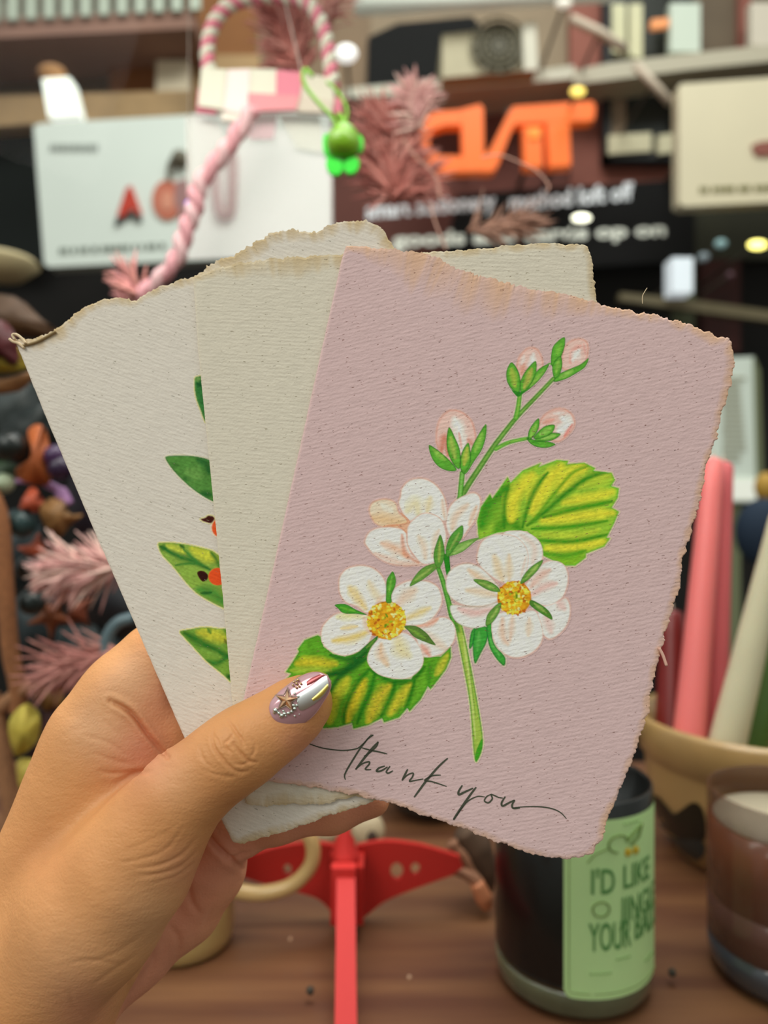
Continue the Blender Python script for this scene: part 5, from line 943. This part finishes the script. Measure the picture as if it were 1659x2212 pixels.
# ------------------------------------------------------------------ hand: one continuous surface grown from a distance field
def hp_(x, y, Y): return np.array([(x - 829.5) / F * Y, Y, -(y - 1106.0) / F * Y]) * 1000.0   # mm, relative to the eye; Y in metres
def smin(a, b, k):
    h = np.maximum(k - np.abs(a - b), 0) / k; return np.minimum(a, b) - h * h * k * .25
HV = .62
lo = np.array([-150., 160., -172.]); hi = np.array([6., 252., -20.])
gn = ((hi - lo) / HV).astype(int) + 1
GX, GYy, GZ = (lo[i] + HV * np.arange(gn[i]) for i in range(3))
FLD = np.full(gn, 30.0, dtype=np.float32)
def cone(a, b, k=5.0, flat=1.0):
    """rounded cone between (x, y, Y, r_px) joints; flat < 1 thins it front to back"""
    pa_, pb_ = hp_(*a[:3]), hp_(*b[:3]); ra, rb_ = a[3] * a[2] / F * 1000, b[3] * b[2] / F * 1000; R = max(ra, rb_) + k + 3
    l_ = np.minimum(pa_, pb_) - R; h_ = np.maximum(pa_, pb_) + R
    i0 = np.clip(((l_ - lo) / HV).astype(int), 0, gn); i1 = np.clip(((h_ - lo) / HV).astype(int) + 2, 0, gn); W = tuple(slice(i0[q], i1[q]) for q in range(3))
    X, Y_, Z = np.meshgrid(GX[W[0]], GYy[W[1]], GZ[W[2]], indexing='ij'); sy = 1.0 / flat
    v = pb_ - pa_; v = v * np.array([1, sy, 1]); px_, py_, pz_ = X - pa_[0], (Y_ - pa_[1]) * sy, Z - pa_[2]
    t = np.clip((px_ * v[0] + py_ * v[1] + pz_ * v[2]) / (v @ v + 1e-9), 0, 1)
    d = np.sqrt((px_ - t * v[0]) ** 2 + (py_ - t * v[1]) ** 2 + (pz_ - t * v[2]) ** 2) - (ra + (rb_ - ra) * t)
    FLD[W] = smin(FLD[W], d.astype(np.float32), k)
def chain(pts, k=5.0, flat=1.0):
    for a, b in zip(pts[:-1], pts[1:]): cone(a, b, k, flat)
# forearm and wrist
chain([(-90, 2420, .205, 215), (40, 2160, .203, 178)], 14, .72)
# back of the hand along the index metacarpal
chain([(40, 2160, .205, 165), (118, 1960, .206, 140), (165, 1800, .207, 116), (205, 1670, .207, 102), (228, 1590, .207, 98)], 14, .85)
# palm mass
chain([(60, 2180, .208, 140), (210, 1960, .212, 120), (290, 1760, .213, 105), (310, 1640, .213, 92)], 14, .8)
# heel of the palm and the little finger side
chain([(150, 2150, .219, 98), (275, 2040, .223, 90), (392, 1952, .225, 78), (452, 1880, .222, 66), (478, 1835, .219, 55)], 7, .9)
# index finger, running behind the cards
chain([(228, 1590, .210, 94), (300, 1498, .2135, 91), (352, 1432, .2145, 86)], 9)
chain([(352, 1432, .2145, 86), (500, 1330, .2135, 76), (640, 1262, .2115, 68), (720, 1235, .210, 60)], 4)
# middle finger
chain([(300, 1640, .214, 86), (400, 1560, .216, 82), (560, 1450, .216, 72), (700, 1395, .2145, 66), (790, 1370, .2125, 58)], 4)
# ring finger
chain([(360, 1740, .216, 78), (470, 1690, .218, 76), (620, 1600, .217, 68), (740, 1560, .2155, 62), (820, 1540, .213, 54)], 4)
# little finger: its lower edge shows under the cards
chain([(440, 1850, .217, 56), (505, 1806, .2145, 40)], 5)
chain([(480, 1815, .2145, 46), (600, 1772, .213, 44), (720, 1752, .2125, 42), (806, 1728, .212, 36)], 4)
cone((538, 1826, .2125, 22), (548, 1822, .2125, 19), 2.0)
# flesh fold by the index finger
chain([(262, 1500, .2095, 66), (322, 1590, .2098, 60), (345, 1640, .2095, 52)], 7)
chain([(338, 1455, .2125, 62), (392, 1570, .2118, 56), (420, 1640, .2115, 50)], 4)
# thenar and thumb
chain([(96, 2110, .196, 142), (200, 1972, .191, 140), (285, 1868, .189, 128)], 7)
chain([(285, 1868, .189, 126), (338, 1790, .1882, 105), (395, 1716, .187, 87)], 4.5)
chain([(395, 1714, .187, 88), (458, 1662, .1862, 77.5), (505, 1627, .1858, 76), (545, 1600, .1866, 73), (606, 1560, .1878, 66), (648, 1526, .1872, 56), (664, 1514, .1872, 48)], 5)

def surface_nets(Fd, o, h):
    nx, ny, nz = Fd.shape; ins = Fd < 0
    c8 = [(i, j, k) for i in (0, 1) for j in (0, 1) for k in (0, 1)]
    cnt = sum(ins[i:nx - 1 + i, j:ny - 1 + j, k:nz - 1 + k].astype(np.int8) for i, j, k in c8); act = (cnt > 0) & (cnt < 8)
    I = np.argwhere(act); idm = np.full(act.shape, -1, np.int64); idm[act] = np.arange(len(I)); acc = np.zeros((len(I), 3)); num = np.zeros(len(I))
    for a in c8:
        for b in c8:
            if sum(b) - sum(a) == 1 and all(y >= x for x, y in zip(a, b)):
                f0 = Fd[I[:, 0] + a[0], I[:, 1] + a[1], I[:, 2] + a[2]]; f1 = Fd[I[:, 0] + b[0], I[:, 1] + b[1], I[:, 2] + b[2]]; m_ = (f0 < 0) != (f1 < 0)
                t = np.where(m_, f0 / np.where(f0 == f1, 1, f0 - f1), 0); p = np.array(a) + t[:, None] * (np.array(b) - np.array(a)); acc += p * m_[:, None]; num += m_
    V = (I + acc / num[:, None]) * h + o; Q = []
    for ax in range(3):
        u, v = [(1, 2), (2, 0), (0, 1)][ax]; s0 = [slice(None)] * 3; s1 = [slice(None)] * 3; s0[ax] = slice(0, -1); s1[ax] = slice(1, None)
        ch_ = ins[tuple(s0)] != ins[tuple(s1)]; E = np.argwhere(ch_); E = E[(E[:, u] > 0) & (E[:, v] > 0) & (E[:, u] < Fd.shape[u] - 1) & (E[:, v] < Fd.shape[v] - 1)]
        st = ins[tuple(E.T)]
        def g(du, dv): q = E.copy(); q[:, u] -= du; q[:, v] -= dv; return idm[tuple(q.T)]
        q = np.stack([g(1, 1), g(0, 1), g(0, 0), g(1, 0)], 1); q[~st] = q[~st][:, ::-1]; Q.append(q)
    return V, np.concatenate(Q)
FLD[0] = 5; FLD[:, :, 0] = np.maximum(FLD[:, :, 0], 5)
HVv, HQ = surface_nets(FLD, lo, HV); del FLD
def relax(V, Q, it, lam=.5):
    n_ = len(V)
    for _ in range(it):
        acc = np.zeros_like(V); num = np.zeros(n_)
        for a, b in ((0, 1), (1, 2), (2, 3), (3, 0)):
            for i, j in ((a, b), (b, a)):
                for ax in range(3): acc[:, ax] += np.bincount(Q[:, i], V[Q[:, j], ax], n_)
                num += np.bincount(Q[:, i], minlength=n_)
        V = V + lam * (acc / np.maximum(num, 1)[:, None] - V)
    return V
HVv = relax(HVv, HQ, 5)
tmp = mk('hand_tmp', HVv / 1000.0, HQ, None, None, False, None, (0, 0, 0))
tmp.modifiers.new('s', 'SUBSURF').levels = 1; tmp.modifiers['s'].subdivision_type = 'CATMULL_CLARK'
dg = bpy.context.evaluated_depsgraph_get(); me = bpy.data.meshes.new_from_object(tmp.evaluated_get(dg))
n_ = len(me.vertices); co = np.empty(n_ * 3, np.float32); me.vertices.foreach_get('co', co); co = co.reshape(-1, 3).astype(float) * 1000
no = np.empty(n_ * 3, np.float32); me.vertices.foreach_get('normal', no); no = no.reshape(-1, 3).astype(float)
fq = np.empty(len(me.loops), np.int32); me.loops.foreach_get('vertex_index', fq); fq = fq.reshape(-1, 4); bpy.data.objects.remove(tmp); bpy.data.meshes.remove(me)
Upx = co[:, 0] / co[:, 1] * F + 829.5; Vpx = 1106 - co[:, 2] / co[:, 1] * F; front = (no[:, 1] < .15)
def crease(pts, amp, sg, ymax=400, ymin=0, lip=.35):
    p = np.array(smooth_path(pts, 4)); x0, y0 = p.min(0) - 4 * sg; x1, y1 = p.max(0) + 4 * sg; m_ = front & (Upx > x0) & (Upx < x1) & (Vpx > y0) & (Vpx < y1) & (co[:, 1] < ymax) & (co[:, 1] > ymin); ix = np.nonzero(m_)[0]
    if not len(ix): return
    D = np.full(len(ix), 1e9); T = np.zeros(len(ix)); X, Y_ = Upx[ix], Vpx[ix]; k = len(p) - 1
    for i in range(k):
        v = p[i + 1] - p[i]; t = np.clip(((X - p[i][0]) * v[0] + (Y_ - p[i][1]) * v[1]) / (v @ v + 1e-9), 0, 1); d = np.hypot(X - p[i][0] - t * v[0], Y_ - p[i][1] - t * v[1]); u = d < D; D = np.where(u, d, D); T = np.where(u, (i + t) / k, T)
    env = np.sin(np.pi * np.clip(T, .04, .96)) ** .6
    co[ix] -= no[ix] * (amp * env * (np.exp(-(D / sg) ** 2) - lip * np.exp(-((D - 2.3 * sg) / (1.5 * sg)) ** 2)))[:, None]
TK = lambda p: [(380 + x / 4.88, 1540 + y / 4.88) for x, y in p]
TH = lambda p: [(x / 2.183, 1350 + y / 2.183) for x, y in p]
for p_, a_, s_ in (([(545, 85), (600, 150), (640, 215), (690, 280), (718, 345)], .42, 3.4), ([(600, 225), (560, 280), (515, 310), (500, 270)], .25, 3.0), ([(510, 320), (530, 370), (575, 415)], .3, 3.0), ([(610, 325), (660, 400), (710, 450), (770, 510), (850, 520)], .42, 3.4),
                   ([(395, 170), (385, 260), (410, 370), (470, 460), (560, 560), (650, 620), (760, 620)], .38, 3.6), ([(400, 230), (440, 290), (480, 400)], .2, 3), ([(780, 260), (830, 330), (820, 420), (760, 480)], .16, 3.5), ([(250, 350), (270, 450), (330, 540), (430, 600)], .12, 4), ([(620, 530), (700, 545), (800, 500)], .2, 3), ([(300, 600), (420, 650), (560, 670), (700, 640)], .14, 4)):
    crease(TK(p_), a_, s_, 190)
for p_, a_, s_ in (([(520, 360), (590, 395), (640, 440), (700, 520), (790, 625)], 1.7, 5), ([(560, 740), (640, 700), (710, 690)], .5, 6), ([(470, 690), (540, 700), (640, 690)], .25, 5), ([(400, 520), (520, 560), (600, 620)], .15, 5), ([(430, 600), (540, 640), (640, 660)], .15, 5), ([(480, 440), (560, 520)], .12, 5)):
    crease(TH(p_), a_, s_)
for p_, a_, s_ in (([(930, 1000), (860, 1080), (760, 1130), (650, 1150)], .35, 5), ([(935, 1060), (850, 1140), (740, 1175), (640, 1180)], .32, 5), ([(925, 1110), (840, 1180), (730, 1215)], .25, 5), ([(860, 960), (780, 1060), (640, 1110), (560, 1120)], .2, 5), ([(840, 940), (720, 1010), (600, 1060)], .12, 5), ([(700, 1440), (560, 1540), (400, 1600)], .2, 7), ([(640, 1560), (520, 1640), (440, 1700)], .3, 6), ([(560, 1600), (420, 1580), (330, 1600)], .2, 6), ([(330, 1720), (350, 1800), (400, 1860)], .2, 6)):
    crease(TH(p_), a_ * .6, s_ * .8, 205)
for p_, a_, s_ in (([(960, 960), (1010, 1030), (1070, 1090), (1140, 1150)], 1.1, 6), ([(890, 1220), (900, 1300), (940, 1360)], .5, 7), ([(1060, 1110), (1110, 1090), (1170, 1070)], .5, 5), ([(780, 1400), (840, 1480), (830, 1560)], .4, 8), ([(700, 1500), (720, 1580), (690, 1660)], .4, 8), ([(590, 1640), (600, 1700), (560, 1760)], .4, 6), ([(520, 1660), (540, 1720), (500, 1780)], .4, 6), ([(1000, 1330), (980, 1380), (960, 1430)], .25, 6)):
    crease(TH(p_), a_, s_, 400, 200)
# skin tint: pinker palm side and knuckle fold, with some shadow tone painted in
sk = s2l((216, 152, 96)); pk = s2l((224, 150, 122)); pale = s2l((224, 176, 134)); dkk = s2l((202, 132, 82))
tint = np.tile(sk, (n_, 1))
def blob(x, y, r, c, a, ymin=0, ymax=400):
    global tint
    w_ = (a * np.exp(-((Upx - x) ** 2 + (Vpx - y) ** 2) / (r * r)) * (co[:, 1] > ymin) * (co[:, 1] < ymax))[:, None]; tint = tint * (1 - w_) + c * w_
blob(300, 1620, 75, pk, .8); blob(350, 1500, 70, pk, .6); blob(290, 1470, 60, pale, .6); blob(220, 1580, 70, pale, .6); blob(400, 1880, 60, pk, .35); blob(380, 1700, 60, pale, .25); blob(640, 1600, 40, pk, .45); blob(480, 1730, 50, dkk, .3)
blob(330, 1990, 100, pale, .45); blob(150, 2100, 120, pale, .4); blob(90, 1850, 80, dkk, .35); blob(300, 1730, 60, dkk, .3); blob(505, 1625, 55, sk, .5); blob(180, 2190, 70, pk, .5)
for x, y in ((450, 1880), (400, 1980), (340, 2080), (270, 2150), (520, 1840), (650, 1790), (780, 1750)): blob(x, y, 90, pk, .8, 205)
HC = hp_(60, 2300, .205) / 1000; HORG = Vector((HC[0], HC[1], H + HC[2]))
Wd = co / 1000.0; Wd[:, 2] += H
def skin():
    m = mat('skin', (208, 150, 100), .5, attr=True, sub=.12); n = m.node_tree.nodes; L = m.node_tree.links; b = n['Principled BSDF']; b.inputs['Specular IOR Level'].default_value = .35
    t = n.new('ShaderNodeTexCoord'); v = n.new('ShaderNodeTexVoronoi'); v.inputs['Scale'].default_value = 900; v.feature = 'DISTANCE_TO_EDGE'; z = n.new('ShaderNodeTexNoise'); z.inputs['Scale'].default_value = 260; z.inputs['Detail'].default_value = 5
    mp = n.new('ShaderNodeMapping'); mp.inputs['Scale'].default_value = (1, 1, 2.4); mp.inputs['Rotation'].default_value = (0, .3, 0); L.new(t.outputs['Object'], mp.inputs[0]); L.new(mp.outputs[0], z.inputs[0]); L.new(t.outputs['Object'], v.inputs['Vector'])
    q = n.new('ShaderNodeMath'); q.operation = 'MULTIPLY_ADD'; L.new(v.outputs['Distance'], q.inputs[0]); q.inputs[1].default_value = .5; L.new(z.outputs[0], q.inputs[2])
    bn = n.new('ShaderNodeBump'); bn.inputs['Strength'].default_value = .5; bn.inputs['Distance'].default_value = .0004; L.new(q.outputs[0], bn.inputs['Height']); L.new(bn.outputs[0], b.inputs['Normal'])
    z2 = n.new('ShaderNodeTexNoise'); z2.inputs['Scale'].default_value = 70; z2.inputs['Detail'].default_value = 5; L.new(t.outputs['Object'], z2.inputs[0])
    r = n.new('ShaderNodeMapRange'); r.inputs[1].default_value = .3; r.inputs[2].default_value = .7; r.inputs[3].default_value = .93; r.inputs[4].default_value = 1.06; L.new(z2.outputs[0], r.inputs[0])
    sc_ = n.new('ShaderNodeVectorMath'); sc_.operation = 'SCALE'; a = [x for x in n if x.type == 'ATTRIBUTE'][0]; L.new(a.outputs['Color'], sc_.inputs[0]); L.new(r.outputs[0], sc_.inputs['Scale']); L.new(sc_.outputs[0], b.inputs['Base Color'])
    return m
hand = mk('hand', Wd, fq, skin(), None, True, tint, HORG)
tag(hand, 'left hand holding the fan of paper cards, thumb in front with a chrome pink nail', 'hand')

# --- thumb nail
NO = np.array([(716, 1479), (711, 1465), (703, 1457), (688, 1452), (670, 1453), (655, 1458), (640, 1466), (622, 1479), (604, 1493), (590, 1507), (582, 1522), (582, 1538), (592, 1555), (607, 1567), (627, 1575), (645, 1571), (667, 1556), (685, 1538), (700, 1515), (711, 1497)], float)
na0, na1 = np.array((583., 1553.)), np.array((716., 1470.)); nax = (na1 - na0) / np.linalg.norm(na1 - na0); nnn = np.array((-nax[1], nax[0])); NL = np.linalg.norm(na1 - na0)
NOs = np.array(smooth_path(NO, 6, True)); us = (NOs - na0) @ nax; vs = (NOs - na0) @ nnn
u0, u1 = us.min() + .4, us.max() - .4
YF = .1783       # front of the nail crest
def nail_pt(u, vv, out=0.0, raw=False):   # u 0..1 along, vv -1..1 across
    uu = u0 + (u1 - u0) * u; cr = []
    for i in range(len(us)):
        a, b = us[i], us[(i + 1) % len(us)]
        if (a - uu) * (b - uu) <= 0 and a != b: t = (uu - a) / (b - a); cr.append(vs[i] + t * (vs[(i + 1) % len(us)] - vs[i]))
    c0, c1 = (min(cr), max(cr)) if cr else (0, 0); v = (c0 + c1) / 2 + vv * (c1 - c0) / 2
    p = na0 + nax * uu + nnn * v; q = (v - 12) / 72.0
    Y = YF + .0075 * (1 - math.sqrt(max(1 - q * q, 0))) + .0012 * (u - .45) ** 2 * 2 + .0005 * abs(vv) ** 4 - out
    return P(p[0], p[1], Y)
nu, nv = 36, 20; V = []; Fc = []
uu_ = [.5 - .5 * math.cos(math.pi * i / nu) for i in range(nu + 1)]
for i in uu_:
    for j in range(nv + 1): V.append(nail_pt(i, -1 + 2 * j / nv))
for i in range(nu):
    for j in range(nv): a = i * (nv + 1) + j; Fc.append((a, a + nv + 1, a + nv + 2, a + 1))
nb = len(V); V += [v + Vector((0, .0011, 0)) for v in V]; Fc += [tuple(x + nb for x in reversed(f)) for f in Fc]
rim = [j for j in range(nv + 1)] + [i * (nv + 1) + nv for i in range(1, nu + 1)] + [nu * (nv + 1) + j for j in range(nv - 1, -1, -1)] + [i * (nv + 1) for i in range(nu - 1, 0, -1)]
Fc += [(rim[i], rim[(i + 1) % len(rim)], rim[(i + 1) % len(rim)] + nb, rim[i] + nb) for i in range(len(rim))]
nail = mk('thumb_nail', V, Fc, mat('nail_pink', (214, 164, 170), .14, metal=.45, coat=1.0), hand, True); nail['label'] = 'glossy metallic pink thumb nail with gold star charm'
def Nn(x, y, out=.0003):   # a point on the nail under a view pixel
    p = np.array((x, y), float) - na0; u = (p @ nax - u0) / (u1 - u0); v = p @ nnn; q = (v - 12) / 72.0
    return P(x, y, YF + .0075 * (1 - math.sqrt(max(1 - q * q, 0))) + .0012 * (u - .45) ** 2 * 2 - out)
TN = lambda x, y: (540 + x / 8.295, 1420 + y / 8.295)
chrome = mat('chrome_foil', (246, 248, 246), .3, metal=1.0)
def nail_ribbon(name, A, B, m, out=.00012, n=16):
    A = smooth_path([TN(*p) for p in A], 6); B = smooth_path([TN(*p) for p in B], 6); k = len(A); V = []; Fc = []
    for i in range(k):
        for j in range(n + 1): t = j / n; V.append(Nn(A[i][0] * (1 - t) + B[i][0] * t, A[i][1] * (1 - t) + B[i][1] * t, out + .0002 * math.sin(math.pi * t) ** .5))
    for i in range(k - 1):
        for j in range(n): a = i * (n + 1) + j; Fc.append((a, a + n + 1, a + n + 2, a + 1))
    return mk(name, V, Fc, m, nail, True)
nail_ribbon('silver_band', [(840, 680), (900, 640), (1120, 500), (1280, 370), (1370, 325)], [(870, 930), (940, 950), (1130, 850), (1330, 680), (1425, 520)], chrome)
nail_ribbon('yellow_streak', [(1110, 740), (1250, 620), (1390, 470)], [(1130, 790), (1280, 700), (1410, 540)], mat('foil_yellow', (240, 214, 110), .2, metal=.7), .00045, 4)
nail_ribbon('rose_streak', [(1010, 440), (1100, 370), (1260, 300)], [(1020, 505), (1130, 455), (1350, 325)], mat('foil_rose', (176, 70, 70), .25, metal=.3, coat=.6), .00012, 6)
def star5(cx, cy, R, r, rot): return [(cx + (R if i % 2 == 0 else r) * math.sin(rot + math.pi * i / 5), cy - (R if i % 2 == 0 else r) * math.cos(rot + math.pi * i / 5)) for i in range(10)]
sp_ = [TN(x, y) for x, y in star5(650, 770, 200, 72, .10)]; ctr = Nn(*TN(650, 770), .0012); V = [ctr] + [Nn(x, y, .0004) for x, y in sp_]; n0 = len(V); V += [v + Vector((0, .0004, 0)) for v in V[1:]]
mk('gold_star', V, [(0, i + 1, (i + 1) % 10 + 1) for i in range(10)] + [(i + 1, i + n0, (i + 1) % 10 + n0, (i + 1) % 10 + 1) for i in range(10)], mat('star_gold', (246, 200, 160), .3, metal=1.0), nail)
mb = MB(); mb.tube([Nn(*TN(x, y), .0004) for x, y in star5(655, 765, 225, 100, .10)], .00016, 6, closed=True); mb.build('star_outline', mat('pewter', (150, 140, 120), .3, metal=1.0), nail, True)
mb = MB(); r_ = random.Random(5)
for x, y, r in ((460, 950, 50), (440, 985, 34), (520, 1000, 34), (570, 1040, 40), (620, 1010, 34), (690, 1000, 34), (750, 970, 34), (800, 920, 36), (840, 860, 30), (860, 790, 24), (870, 700, 28), (800, 650, 24), (780, 860, 34), (600, 960, 26), (545, 1060, 24), (640, 1050, 20), (800, 1050, 20), (880, 1020, 12)):
    mb.ball(Nn(*TN(x, y), .0001), (r / 8.3 * mpp(.18),) * 3, 12, 8)
mb.build('silver_blobs', mat('silver_blob', (222, 230, 220), .12, metal=1.0), nail, True)
mb = MB()
for x, y, r in ((790, 440, 24), (860, 405, 26), (910, 470, 22), (880, 520, 22), (830, 540, 24), (770, 500, 22), (835, 470, 26), (830, 420, 18)): mb.ball(Nn(*TN(x, y), .0003), (r / 8.3 * mpp(.18),) * 3, 10, 7)
mb.build('bead_flower', mat('bead_gold', (206, 176, 130), .25, metal=1.0), nail, True)
